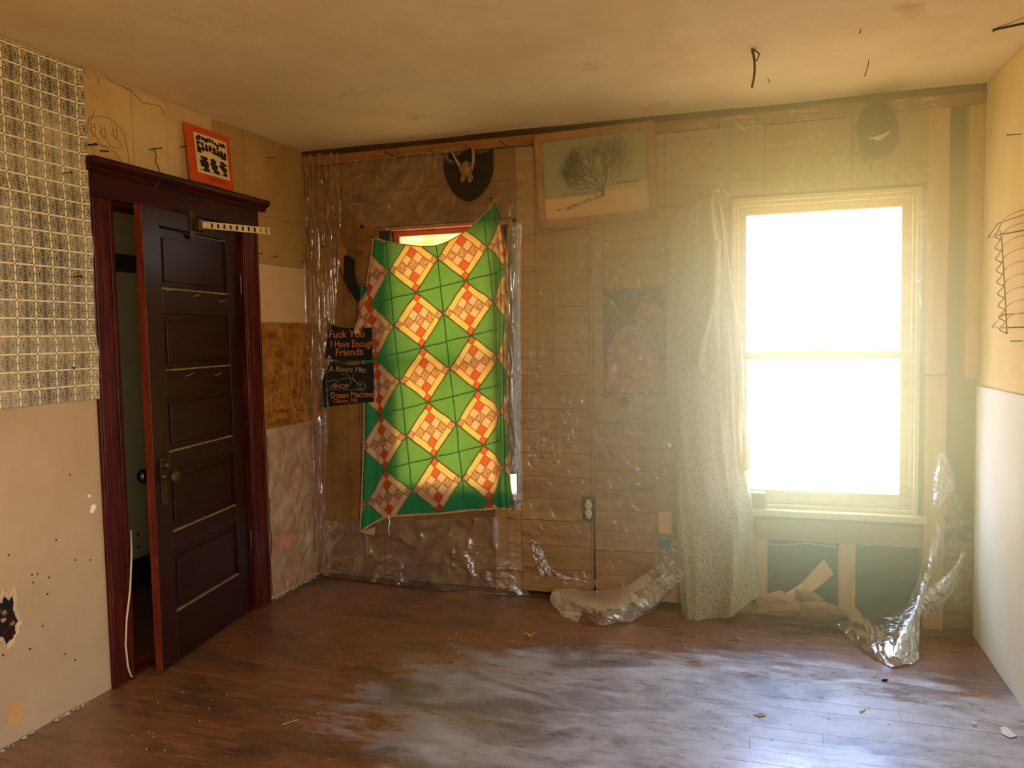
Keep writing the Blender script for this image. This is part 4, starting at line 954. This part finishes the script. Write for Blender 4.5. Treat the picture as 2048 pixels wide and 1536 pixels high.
for i in range(12): blob(.23 + i * .052, .775, .014, .018, 5)
ik.build('printed_figures', m_ink, po, label='black printed figures in two rows')
ln = MB()
for k_ in range(4):
    a0_, a1_ = .38 + k_ * .02, .84 - k_ * .04
    z_ = .87 + k_ * .022; ln.add([pp(a0_, z_, .002), pp(a1_, z_, .002), pp(a1_, z_ + .010, .002), pp(a0_, z_ + .010, .002)], [(0, 1, 2, 3)])
ln.build('caption_lines', m_redink, po)

# outlet boxes
ob = empty('outlet_box', B(1177, 1040, 0), 'open electrical box with ivory double outlet on the plank wall', 'outlet')
pA, pB = B(1165, 1042, .012), B(1190, 994, .012)
MB().box((pA.x, -.012, pA.z), (pB.x, -.004, pB.z), .002).build('metal_box', m_box, ob)
cx_ = (pA.x + pB.x) / 2; cz_ = (pA.z + pB.z) / 2
for dz in (.022, -.022): 
    r_ = MB().lathe((cx_, -.0125, cz_ + dz), (0, -1, 0), [(0, .019), (.006, .018), (.007, .015)], 16).build('receptacle', m_ivory, ob)
    MB().box((cx_ - .009, -.0205, cz_ + dz - .004), (cx_ - .006, -.0195, cz_ + dz + .007)).box((cx_ + .006, -.0205, cz_ + dz - .004), (cx_ + .009, -.0195, cz_ + dz + .007)).box((cx_ - .002, -.0205, cz_ + dz - .012), (cx_ + .002, -.0195, cz_ + dz - .008)).build('slots', m_ink, r_)
MB().box((cx_ - .012, -.014, cz_ - .052), (cx_ + .012, -.0125, cz_ + .052), .0005).build('yoke', m_ivory, ob)
MB().box(B(1316, 1098, .014), B(1341, 1078, .002), .002).build('blue_outlet_box', m_boxblue, label='blue plastic outlet box low on the wall under the small plywood square', cat='outlet')

# insulation in the niche
def insul(zrow, d0, amp, seed, m, lab):
    net = [[V3((x, .06 if (k_ in (0, 4)) else .085 - d0 * dd, z + .05 * nz((x, seed, 0), 9) * (dd < .5))) for k_, x in enumerate(np.linspace(x0, x1, 5))] for z, dd, x0, x1 in zrow]
    def dsp(s_, t_, p): return V3((.012 * nz(p, 22, seed), -amp * (.5 + nz(p, 11, seed) + .6 * nz(p, 26, seed) + .3 * nz(p, 60, seed)), .022 * nz(p, 17, seed + 3)))
    q = net_surface(net, 60, 60, dsp)
    for p in q.v: p.x = min(2.113, max(1.792, p.x)); p.y = min(.096, max(-.004, p.y)); p.z = max(1.122, min(p.z, 1.665))
    q.build('insulation_batt', m, smooth=True, label=lab, cat='insulation', group='insulation stuffed in the niche')
insul([(1.47, .1, 1.90, 1.98), (1.40, .7, 1.82, 2.06), (1.30, 1., 1.80, 2.08), (1.20, 1.1, 1.794, 2.111), (1.125, 1.1, 1.794, 2.111)], .050, .040, 3, m_ins, 'pink fibre insulation bulging in the wall niche')
insul([(1.60, .0, 1.99, 2.06), (1.54, .6, 1.95, 2.10), (1.44, .8, 1.97, 2.111), (1.33, .6, 1.99, 2.111)], .030, .034, 9, m_insback, 'tan paper-backed insulation at the upper right of the niche')
for (u, v, r) in ((1212, 792, .017), (1248, 803, .027), (724, 453, .011), (728, 890, .012)):
    q = B(u, v, .0045); MB().lathe(q, (0, -1, 0), [(0, r), (.0012, r * .92)], 14).build('bored_hole_shade', m_hole_shade, wall_back)  # flat dark discs painted as the shade inside drilled holes
# wire in bays
string_thing('bay_wire', [B(1533, 1088, -.02), B(1570, 1090, -.02), B(1610, 1086, -.02), B(1640, 1090, -.02), B(1672, 1094, -.02)], .003, m_cable, 'pale cable sagging through the open bay left of the short stud', 'cable')
string_thing('bay_wire', [B(1707, 1093, -.03), B(1760, 1088, -.03), B(1820, 1088, -.03), B(1850, 1090, -.03)], .002, m_cable, 'thin pale cable through the open bay right of the short stud', 'cable')

# leaning cut board
bpz = [(1548, 1200), (1582, 1182), (1606, 1165), (1630, 1138), (1648, 1119), (1668, 1148), (1640, 1172), (1606, 1196), (1585, 1212)]
MB().prism([B(u, v, .05 if v > 1170 else .02) for u, v in bpz], (0, .012, 0)).build('offcut_board', m_cardboard, label='pale curved offcut of board leaning in the open bay below the window', cat='board')
# rubble at the base under the window
for i, (pts, d, lab) in enumerate((([(1520, 1192), (1560, 1180), (1600, 1205), (1612, 1222), (1560, 1232), (1518, 1228)], .10, 'brown torn paper scrap beside the curtain hem'),
                                   ([(1600, 1205), (1640, 1200), (1680, 1215), (1700, 1232), (1650, 1246), (1602, 1236)], .12, 'crumpled brown paper scrap below the leaning offcut'),
                                   ([(1590, 1178), (1625, 1182), (1650, 1200), (1620, 1208), (1590, 1200)], .05, 'small torn tan paper scrap against the bottom plate'))):
    c_ = sum((B(u, v, d) for u, v in pts), V3()) / len(pts)
    ring_ = [B(u, v, d) for u, v in pts]; mb = MB(); mb.v = [c_ + V3((0, -.02, .015))] + [c_ + (p - c_) * .5 + V3((0, -.02 + .01 * nz(p, 30), .012 * nz(p, 40))) for p in ring_] + ring_
    for q in mb.v: q.z = max(q.z, .004)
    n = len(ring_); mb.f = [(0, 1 + k_, 1 + (k_ + 1) % n) for k_ in range(n)] + [(1 + k_, 1 + n + k_, 1 + n + (k_ + 1) % n, 1 + (k_ + 1) % n) for k_ in range(n)]
    mb.build('paper_scrap', m_paper if i else m_board2, label=lab, cat='paper', group='scraps under the window')

# ---- plastic sheeting
def film(name, net, nu, nv, amp, fr, m, label, cat='plastic sheet', vert=1., seed=0., sag=None, floorz=True, group=None, soft=False, hot=()):
    hot = [(B(u, v), r_) for u, v, r_ in hot]
    net = [[pix(*c) if len(c) == 3 and not isinstance(c, Vector) else c for c in r2] for r2 in net]
    def dsp(s, t, p):
        k_ = amp * (abs(nz((p.x * fr, seed, p.z * fr * vert), 1.)) * 1.6 + .6 * ridge((p.x * fr * 2.3, seed + 5, p.z * fr * 2.3 * vert), 1.) ** 3)
        if soft: k_ = amp * (1.1 + 1.3 * nz((p.x * fr + p.z * fr * .8, seed, p.z * fr * vert), 1.) + .7 * nz((p.x * fr * 2.2 + p.z * fr * 3, seed + 5, p.z * fr * 3 * vert), 1.) + .25 * nz((p.x * fr * 7, seed, p.z * fr * 8), 1.))
        for c_, r_ in hot:
            dd = 1 - ((p.x - c_.x) ** 2 + (p.z - c_.z) ** 2) / r_ ** 2
            if dd > 0: k_ += .022 * dd * (abs(nz((p.x, seed, p.z), 16)) + .7 * abs(nz((p.x, seed, p.z), 34)))
        return V3((0, -k_, 0))
    s_ = net_surface(net, nu, nv, dsp)
    if floorz:
        for p in s_.v: p.z = max(p.z, .003)
    return s_.build(name, m, smooth=True, label=label, cat=cat, group=group)
film('plastic_sheet', [[(604, 312, .012), (640, 308, .02), (680, 305, .012)], [(606, 500, .015), (640, 500, .03), (682, 500, .015)], [(612, 700, .015), (640, 700, .035), (668, 700, .015)], [(618, 900, .015), (635, 900, .03), (655, 900, .015)], [(628, 1120, .02), (640, 1125, .04), (650, 1130, .02)]], 46, 130, .022, 12, m_film, 'narrow plastic sheet hanging in folds in the left corner of the back wall', vert=.12, seed=2)
film('plastic_sheet', [[(690, 322, .008), (870, 300, .008), (1060, 285, .008)], [(690, 400, .008), (870, 390, .012), (1060, 380, .008)], [(740, 462, .008), (870, 458, .012), (1040, 440, .008)]], 150, 70, .010, 4, m_filmw, 'plastic sheet stapled above the quilted window, behind the antlers', seed=5)
film('plastic_sheet', [[(650, 1040, .01), (770, 1042, .015), (900, 1036, .015), (1040, 1032, .010)], [(650, 1100, .02), (770, 1110, .03), (900, 1110, .04), (1045, 1120, .015)], [(640, 1148, .03), (770, 1166, .05), (900, 1180, .06), (1060, 1196, .03)]], 140, 80, .020, 3.0, m_film2, 'dusty plastic sheet bulging below the quilt down to the floor', seed=9, hot=[(930, 1120, .14), (800, 1150, .14), (680, 1130, .12), (1000, 1150, .12)])
film('plastic_sheet', [[(1018, 445, .010), (1030, 445, .02), (1046, 445, .010)], [(1008, 560, .03), (1022, 560, .045), (1042, 560, .01)], [(1010, 740, .03), (1025, 740, .045), (1043, 740, .01)], [(1014, 900, .03), (1028, 880, .04), (1044, 860, .01)], [(1028, 1020, .012), (1034, 1020, .02), (1046, 1020, .01)]], 24, 110, .014, 16, m_film3, 'twisted plastic strip between the quilt and the plank wall', vert=.15, seed=3)
film('plastic_sheet', [[(1065, 470, .008), (1200, 462, .008), (1345, 455, .008)], [(1060, 650, .008), (1200, 650, .010), (1340, 650, .008)], [(1055, 850, .010), (1200, 860, .014), (1345, 860, .010)], [(1060, 1000, .008), (1200, 1010, .012), (1350, 1010, .010)], [(1070, 1160, .010), (1200, 1175, .012), (1355, 1180, .010)]], 210, 320, .007, 6, m_filmw, 'wide clear plastic sheet over the plank wall between the two windows', seed=12, hot=[(1240, 555, .12), (1215, 880, .16), (1300, 840, .16), (1190, 690, .10), (1090, 880, .18), (1290, 640, .10), (1320, 930, .14), (1180, 480, .10)])
film('plastic_sheet', [[(1320, 262, .008), (1500, 225, .008), (1700, 205, .008), (1895, 190, .008)], [(1320, 330, .008), (1500, 310, .012), (1700, 300, .012), (1895, 290, .008)], [(1440, 400, .010), (1500, 392, .016), (1700, 375, .014), (1880, 360, .008)]], 240, 90, .010, 7, m_filmw, 'plastic sheet stapled above the bright window', seed=17, hot=[(1580, 375, .14), (1450, 380, .12), (1690, 350, .10), (1480, 240, .12), (1600, 220, .10), (1800, 195, .12), (1870, 200, .08)])
film('plastic_sheet', [[(1838, 380, .008), (1852, 380, .014), (1868, 380, .01)], [(1836, 550, .01), (1852, 550, .018), (1866, 550, .01)], [(1834, 725, .01), (1850, 725, .015), (1866, 720, .01)]], 12, 70, .012, 18, m_film3, 'narrow plastic strip stapled right of the window frame', vert=.4, seed=23)
film('plastic_flap', [[B(1205, 590, .01), B(1212, 592, .014), B(1222, 600, .01)], [B(1212, 620, .005), B(1240, 640, .012), B(1262, 640, .005)], [B(1225, 660, .0), B(1262, 680, .012), B(1300, 665, .0)]], 24, 30, .014, 14, m_film2, 'dusty plastic flap hanging from the top left corner of the niche', seed=77)
# heap on the floor left of the curtain
def pfl(u, v, z): return on(2, z, u, v)
film('plastic_heap', [[B(1115, 1172, .05), B(1180, 1176, .06), B(1250, 1170, .07), B(1315, 1125, .05), B(1356, 1070, .03)], [pfl(1104, 1190, .04), pfl(1175, 1190, .09), pfl(1240, 1192, .10), B(1320, 1155, .10), B(1368, 1112, .05)], [pfl(1110, 1205, .02), pfl(1180, 1212, .06), pfl(1235, 1215, .07), B(1312, 1190, .14), B(1366, 1150, .08)], [pfl(1128, 1225, .004), pfl(1175, 1228, .01), pfl(1210, 1244, .008), pfl(1262, 1238, .008), pfl(1302, 1220, .02)]], 160, 90, .030, 7, m_film4, 'dusty plastic sheeting slumped in a heap on the floor left of the curtain', seed=31, vert=1.1, soft=True)
film('plastic_scrap', [[pfl(1108, 1175, .05), pfl(1150, 1168, .06), pfl(1180, 1180, .04)], [pfl(1104, 1195, .03), pfl(1140, 1195, .05), pfl(1175, 1200, .02)], [pfl(1125, 1228, .004), pfl(1145, 1235, .004), pfl(1160, 1240, .004)]], 40, 40, .02, 9, m_film4, 'ragged plastic end lying on the floor at the left of the heap', seed=37, soft=True)
film('plastic_scrap', [[B(1062, 1075, .012), B(1075, 1085, .02), B(1085, 1100, .012)], [B(1070, 1120, .02), B(1085, 1128, .03), B(1110, 1140, .02)], [B(1085, 1150, .02), B(1130, 1155, .03), B(1195, 1168, .02)]], 30, 40, .02, 22, m_film3, 'shiny crumpled plastic shred hanging low on the plank wall', seed=41)
# torn sheet at the right
film('torn_plastic', [[B(1872, 1050, .02), B(1879, 1048, .03), B(1886, 1050, .02)], [B(1850, 1120, .05), B(1862, 1120, .08), B(1874, 1115, .05)], [B(1822, 1190, .12), B(1840, 1190, .17), B(1856, 1180, .10)], [on(1, -.28, 1795, 1245), on(1, -.32, 1815, 1245), on(1, -.25, 1840, 1235)], [pfl(1768, 1300, .03), pfl(1790, 1305, .05), pfl(1838, 1300, .03)], [pfl(1770, 1322, .004), pfl(1800, 1328, .012), pfl(1838, 1316, .004)]], 40, 140, .022, 14, m_film5, 'torn clear plastic twisting down from the stud to the floor', vert=.35, seed=51)
film('torn_plastic', [[pfl(1640, 1215, .04), pfl(1720, 1205, .09), pfl(1800, 1200, .12), B(1835, 1190, .14)], [pfl(1668, 1245, .03), pfl(1730, 1240, .08), pfl(1790, 1240, .10), pfl(1835, 1240, .08)], [pfl(1705, 1280, .01), pfl(1745, 1290, .04), pfl(1790, 1295, .06), pfl(1836, 1290, .03)], [pfl(1742, 1305, .004), pfl(1765, 1322, .006), pfl(1800, 1328, .006), pfl(1836, 1318, .004)]], 110, 90, .030, 12, m_film5, 'fan of crumpled clear plastic spread over the floor at the right', seed=57)
film('torn_plastic', [[B(1925, 1100, .02), B(1930, 1105, .03), B(1932, 1115, .02)], [B(1900, 1140, .06), B(1905, 1150, .08), B(1912, 1170, .05)], [B(1865, 1170, .10), B(1872, 1185, .12), B(1885, 1205, .08)], [B(1835, 1200, .14), B(1840, 1215, .16), B(1850, 1240, .12)]], 30, 70, .018, 14, m_film5, 'torn plastic arm stretching up to the right corner', seed=61)
film('torn_plastic', [[B(1870, 912, .012), B(1882, 905, .02), B(1893, 912, .012)], [B(1866, 960, .015), B(1878, 955, .04), B(1905, 945, .03)], [B(1862, 1020, .012), B(1872, 1020, .03), B(1912, 975, .03)]], 24, 40, .020, 18, m_film3, 'small torn plastic flap on the stud beside the window', seed=67)
film('torn_plastic', [[B(1890, 940, .01), B(1920, 1000, -.02), B(1948, 1060, -.02)], [B(1885, 1060, .01), B(1918, 1100, .0), B(1948, 1130, -.01)], [B(1860, 1190, .02), B(1905, 1200, .03), B(1946, 1235, .02)]], 40, 50, .018, 12, m_film, 'thin plastic veil across the open corner bay', seed=71)

# ---- nails
def nail(plane, u, v, ln_, label, group, bend=None, r=.0016, head=.0042, dr=None):
    fn = {'B': lambda a_, b_: B(a_, b_, 0.0), 'L': lambda a_, b_: L(a_, b_, .006), 'C': Cc, 'R': lambda a_, b_: on(0, 3.55, a_, b_)}[plane]
    nrm = dr or {'B': V3((0, -1, 0)), 'L': V3((1, 0, 0)), 'C': V3((0, 0, -1)), 'R': V3((-1, 0, 0))}[plane]
    p = fn(u, v); nrm = V3(nrm).normalized()
    pts = [p, p + nrm * ln_]
    if bend: pts = [p, p + nrm * ln_ * .6, p + nrm * ln_ * .6 + V3(bend)]
    mb = MB().tube(pts, r, 6); d = (pts[-1] - pts[-2]).normalized(); mb.lathe(pts[-1], d, [(-.0005, head), (.0012, head)], 8)
    o = mb.build('nail', m_nail, label=label, cat='nail', group=group); return o
GL = 'nails in the left wall'; GB = 'nails in the back wall'; GC = 'nails in the ceiling'
nail('L', 170, 291, .055, 'thick rusty nail at the left of the dollar face drawing', GL, r=.003, head=.006)
nail('L', 200, 302, .02, 'short bent nail under the dollar face drawing', GL, bend=(0, .03, .004), r=.0028)
nail('L', 297, 299, .07, 'long rusty nail holding the dusty string above the door', GL, r=.0022)
nail('L', 358, 294, .04, 'thin nail at the left edge of the orange poster', GL)
nail('L', 389, 256, .012, 'dark tack through the top of the orange poster', GL, head=.006)
nail('L', 532, 316, .05, 'nail in the tan board right of the poster', GL)
nail('L', 485, 396, .03, 'nail standing at the right end of the door cornice', GL, dr=(1, .3, .5))
nail('L', 546, 514, .03, 'nail in the brown board level with the upper door hinge', GL)
nail('L', 514, 507, .03, 'nail beside the right casing, level with the upper door hinge', GL)
nail('L', 602, 524, .02, 'nail at the corner edge of the brown board', GL)
nail('L', 122, 347, .05, 'nail high in the wallpaper', GL)
nail('L', 142, 554, .05, 'nail midway down the wallpaper beside the casing', GL, r=.002, head=.005)
nail('L', 140, 736, .02, 'short nail low in the wallpaper', GL)
nail('B', 791, 314, .13, 'long thin nail high on the back wall left of the antlers', GB, r=.002)
nail('B', 865, 305, .05, 'short nail left of the antler plaque', GB)
nail('B', 1015, 293, .12, 'long nail right of the antler plaque', GB, r=.0022)
nail('B', 655, 494, .06, 'nail beside the corner plastic sheet', GB)
nail('B', 985, 398, .02, 'nail holding the raised corner of the quilt', GB, head=.007)
nail('B', 748, 474, .025, 'nail holding the left top corner of the quilt', GB)
nail('B', 1742, 345, .05, 'nail below the black cap', GB, dr=(0, -1, .9))
nail('B', 1515, 248, .05, 'nail above the curtain near the ceiling', GB, dr=(0, -1, .9))
nail('B', 660, 892, .02, 'small nail low on the corner boards', GB)
nail('C', 1725, 48, .03, 'small nail in the ceiling toward the camera', GC, dr=(-.3, .3, -1))
nail('C', 1737, 113, .05, 'bent nail in the ceiling above the black cap', GC, bend=(-.01, .02, -.04), r=.002)
nail('C', 1533, 152, .03, 'small bent nail beside the dust-caked hook', GC, dr=(.5, .2, -1))
nail('R', 2045, 268, .05, 'pair of crossed nails high on the right wall', 'nails in the right wall', dr=(-1, .4, .1), r=.002)
nail('R', 2046, 682, .04, 'nail below the wire rack', 'nails in the right wall', dr=(-1, .2, 0), r=.002)
p = Cc(2010, 20); pA = V3((3.40, -.73, 2.535)); MB().tube([pA, V3((3.54, -.90, 2.50))], .0045, 8).lathe(pA, (-1, .5, .2), [(0, .008), (.002, .008)], 10).build('spike', m_nail, label='large spike driven sideways near the ceiling at the right edge', cat='nail')
p = Cc(1503, 92)
hk = []
for i in range(14):
    t_ = i / 13; hk.append(p + V3((.012 * math.sin(t_ * 3), .01 * t_, -.155 * t_)))
mb = MB().tube(hk, [.004 + .004 * abs(nz((i, 0, 0), .8)) for i in range(14)], 8); mb.tube([p + V3((.006, 0, -.01)), p + V3((.03, 0, -.035)), p + V3((.018, 0, -.06))], .003, 6)
mb.build('dust_caked_hook', m_fuzz, smooth=True, label='dust-caked cord hanging from the ceiling', cat='cord')

# ---- cables
string_thing('white_cable', [L(262, 1060, -.03), L(263, 1110, .01), L(260, 1180, .036), L(253, 1240, .036), L(251, 1290, .036), L(256, 1335, .036), L(262, 1352, .034), F(268, 1354, .004)], .0042, m_cable, 'cream cable drooping out of the door opening to the floor', 'cable')
string_thing('black_cable', [L(251, 1073, -.02), L(259, 1095, -.02), L(263, 1130, -.03), L(262, 1160, -.03), L(285, 1172, -.5), L(312, 1177, -.5)], .0026, m_dark, 'thin black cable looping at the left door jamb', 'cable')
string_thing('base_cable', [F(512, 1213, .005), F(530, 1206, .006), F(560, 1188, .006), F(600, 1165, .007), F(625, 1148, .008), F(652, 1131, .012)], .0042, m_cable, 'cream cable along the foot of the left wall near the corner', 'cable')
string_thing('corner_wire', [L(586, 1168, .02), L(592, 1130, .02), L(603, 1085, .02), L(620, 1045, .02)], .0024, m_dark, 'thin dark wire rising by the insulation in the corner', 'wire')

# ---- wire rack on the right wall
rk = empty('wire_rack', (3.50, -.45, 1.45), 'curved chrome wire rack mounted on the right wall', 'rack')
XR = 3.49
def RW(u, v, x=XR): return on(0, x, u, v)
for (a_, b2) in (((1975, 476), (1996, 447)), ((1984, 654), (2005, 630))):
    p0 = RW(a_[0], a_[1], 3.44); p1 = RW(b2[0], b2[1], 3.50)
    MB().tube([V3((3.53, p0.y - .30, p0.z + .0)), V3((3.44, p0.y - .12, p0.z - .004)), p0, p1, V3((3.535, p1.y - .22, p1.z + .004)), V3((3.548, p1.y - .24, p1.z + .02))], .0026, 6).build('bracket', m_wire, rk, smooth=True)
top_, bot_ = RW(2003, 470), RW(2014, 668)
MB().tube([RW(2000, 462), top_, RW(2006, 520), RW(2010, 590), bot_], .0026, 6).build('upright_wire', m_wire, rk, smooth=True)
zs = np.linspace(top_.z + .01, bot_.z + .03, 9)
for i, z_ in enumerate(zs):
    f = i / 8; y_ = top_.y * (1 - f) + bot_.y * f
    pts = [V3((XR - .002, y_ + .002, z_ - .028)), V3((XR - .02, y_ + .022, z_ - .012)), V3((XR - .012, y_ + .006, z_ + .006)), V3((XR - .02, y_ - .08, z_ + .030)), V3((XR - .02, y_ - .18, z_ + .045)), V3((XR + .01, y_ - .3, z_ + .05)), V3((XR + .055, y_ - .4, z_ + .045))]
    MB().tube([V3(catmull(np.array([list(q) for q in pts]), k_ / 3).tolist()) for k_ in range(19)], .0022, 6).build('hoop', m_wire, rk, smooth=True)

# ---- floor litter
lf = MB(); c_ = F(1061, 1270, .006); pts = []
for i in range(20):
    a_ = i / 20 * 6.283; r = .034 * (1 if i % 4 == 0 else (.42 if i % 2 else .68)); pts.append(c_ + V3((r * 1.2 * math.cos(a_), r * math.sin(a_), .008 * math.sin(a_ * 2 + 1) + .004)))
lf.v = [c_ + V3((0, 0, .002))] + pts; lf.f = [(0, 1 + i, 1 + (i + 1) % 20) for i in range(20)]
lf.add(*(lambda m: (m.v, m.f))(MB().tube([c_, c_ + V3((.03, -.012, .002)), c_ + V3((.05, -.016, .001))], .0012, 5)))
lf.build('dry_leaf', m_leaf, label='dry orange-brown leaf lying on the floor', cat='leaf')
def butt(u, v, a_, l_, lab):
    c_ = F(u, v, .0045); d = V3((math.cos(a_), math.sin(a_), 0)) * l_ / 2
    e_ = empty('cigarette_end', c_, lab, 'litter'); MB().tube([c_ - d, c_ + d], .0042, 10).build('paper_tube', m_litter, e_); MB().tube([c_ + d, c_ + d * 1.15], .0036, 8).build('tip', m_ink, e_)
butt(1725, 1420, 1.0, .034, 'white cigarette end on the shiny part of the floor')
MB().tube([F(1994, 1343, .003), F(2006, 1344, .003)], .003, 6).build('white_peg', m_litter, label='small white peg on the floor by the right wall', cat='litter')
c_ = F(1948, 1448, .005); MB().lathe(c_, (0, 0, 1), [(-.004, .009), (0, .010), (.006, .006)], 7).build('plaster_lump', m_litter, label='white plaster lump on the floor left of the paper scrap', cat='litter')
MB().prism([F(2000, 1455, .002), F(2012, 1453, .004), F(2034, 1472, .003), F(2020, 1476, .003), F(2005, 1468, .002)], (0, 0, .0008)).build('white_paper_scrap', m_litter, label='flat white paper scrap on the floor at the right edge', cat='paper')
c_ = F(1770, 1360, .004); MB().lathe(c_, (1, .3, .1), [(-.014, .002), (-.006, .005), (.004, .005), (.014, .001)], 7).build('dead_bug', m_nail, label='small dark husk on the floor right of the shine', cat='litter')
c_ = F(1500 + 30, 1432, .004)
MB().prism([F(1506, 1430, .002), F(1522, 1426, .004), F(1534, 1430, .003), F(1520, 1434, .002)], (0, 0, .001)).build('plastic_chip', m_crumb, label='grey crumpled flake on the floor in front of the curtain', cat='litter')
for i, (a_, b2, lab) in enumerate((((565, 1449), (597, 1439), 'pale straw on the floor in front of the door'), ((1463, 1262), (1482, 1285), 'pale sliver of wood on the floor in front of the curtain'), ((1180, 1495), (1210, 1503), 'tan straw near the bottom edge of the floor'))):
    MB().tube([F(*a_, .003), F((a_[0] + b2[0]) / 2, (a_[1] + b2[1]) / 2, .005), F(*b2, .003)], .0018, 5).build('straw', m_straw, label=lab, cat='litter', group='straws on the floor')
cb = MB(); rnd = random.Random(5)
for i in range(900):
    g = rnd.random()
    if g < .55: x, y_ = rnd.gauss(1.9, .35), rnd.gauss(-1.0, .22)
    else: x, y_ = rnd.uniform(.05, 3.5), rnd.uniform(-2.1, -.05)
    if not (.03 < x < 3.5 and -2.4 < y_ < -.03): continue
    s_ = rnd.uniform(.0012, .0038); k_ = len(cb.v)
    cb.add([(x - s_, y_ - s_, 0), (x + s_, y_ - s_ * .6, 0), (x + s_ * .3, y_ + s_, 0), (x, y_, s_ * 1.1)], [(0, 1, 3), (1, 2, 3), (2, 0, 3)])
cb.build('floor_grit', m_crumb, kind='stuff', label='grit and plaster crumbs scattered over the floor', cat='debris')

# ---- outside: yellow autumn tree beyond the quilted window
tree = empty('autumn_tree', (-.6, 4.5, -1.2), 'yellow autumn tree outside, glimpsed over the top of the quilt', 'tree')
MB().tube([(-.6, 4.5, -1.2), (-.55, 4.5, 1.0), (-.4, 4.6, 3.0), (-.2, 4.6, 5)], [.22, .18, .12, .05], 10).build('trunk', m_bark, tree, smooth=True)
lv = MB(); rnd = random.Random(9)
for i in range(5200):
    a_, b_, r = rnd.uniform(0, 6.283), rnd.uniform(-1, 1), rnd.random() ** .4
    q = math.sqrt(1 - b_ * b_); c_ = V3((-.7 + 2.0 * r * q * math.cos(a_), 4.7 + 1.3 * r * q * math.sin(a_), 2.8 + 2.4 * r * b_))
    u_ = V3((rnd.uniform(-1, 1), rnd.uniform(-1, 1), rnd.uniform(-1, 1))).normalized() * .075; v_ = u_.orthogonal().normalized() * .06
    lv.add([c_ - u_, c_ + v_, c_ + u_, c_ - v_], [(0, 1, 2, 3)])
lv.uv = [(0, 0)] * len(lv.v)
lv.build('foliage', m_yleaf, tree, kind='stuff')

# ---- scattering volume added to stand in for lens glare round the window
hz = T('lens_glare_air')
pz_ = hz.n('SeparateXYZ', {0: hz.pos()}); hX, hY, hZ = [S(hz.t, pz_.outputs[i]) for i in range(3)]
rr = (((hX - 2.85) * (1 / 1.9)).op('POWER', 2) + (hY * (1 / 1.7)).op('POWER', 2) + ((hZ - 1.45) * (1 / 1.75)).op('POWER', 2)).op('SQRT')
fall = S(hz.t, hz.n('MapRange', {0: rr, 1: 1.0, 2: .15, 3: 0., 4: 1.}, interpolation_type='SMOOTHSTEP').outputs[0])
vol = hz.n('VolumeScatter', {'Color': (.99, .99, .44, 1), 'Anisotropy': .12}); hz.set(vol, 'Density', fall * HAZE)
hz.t.links.new(vol.outputs[0], hz.out.inputs['Volume'])
MB().box((.93, -1.72, .03), (W - .03, -.002, H - .02)).build('lens_glare_veil', hz.m, kind='stuff', label='added scattering veil standing in for lens glare round the bright window', cat='haze')
for o in bpy.data.objects:
    if '_w' in o: del o['_w']
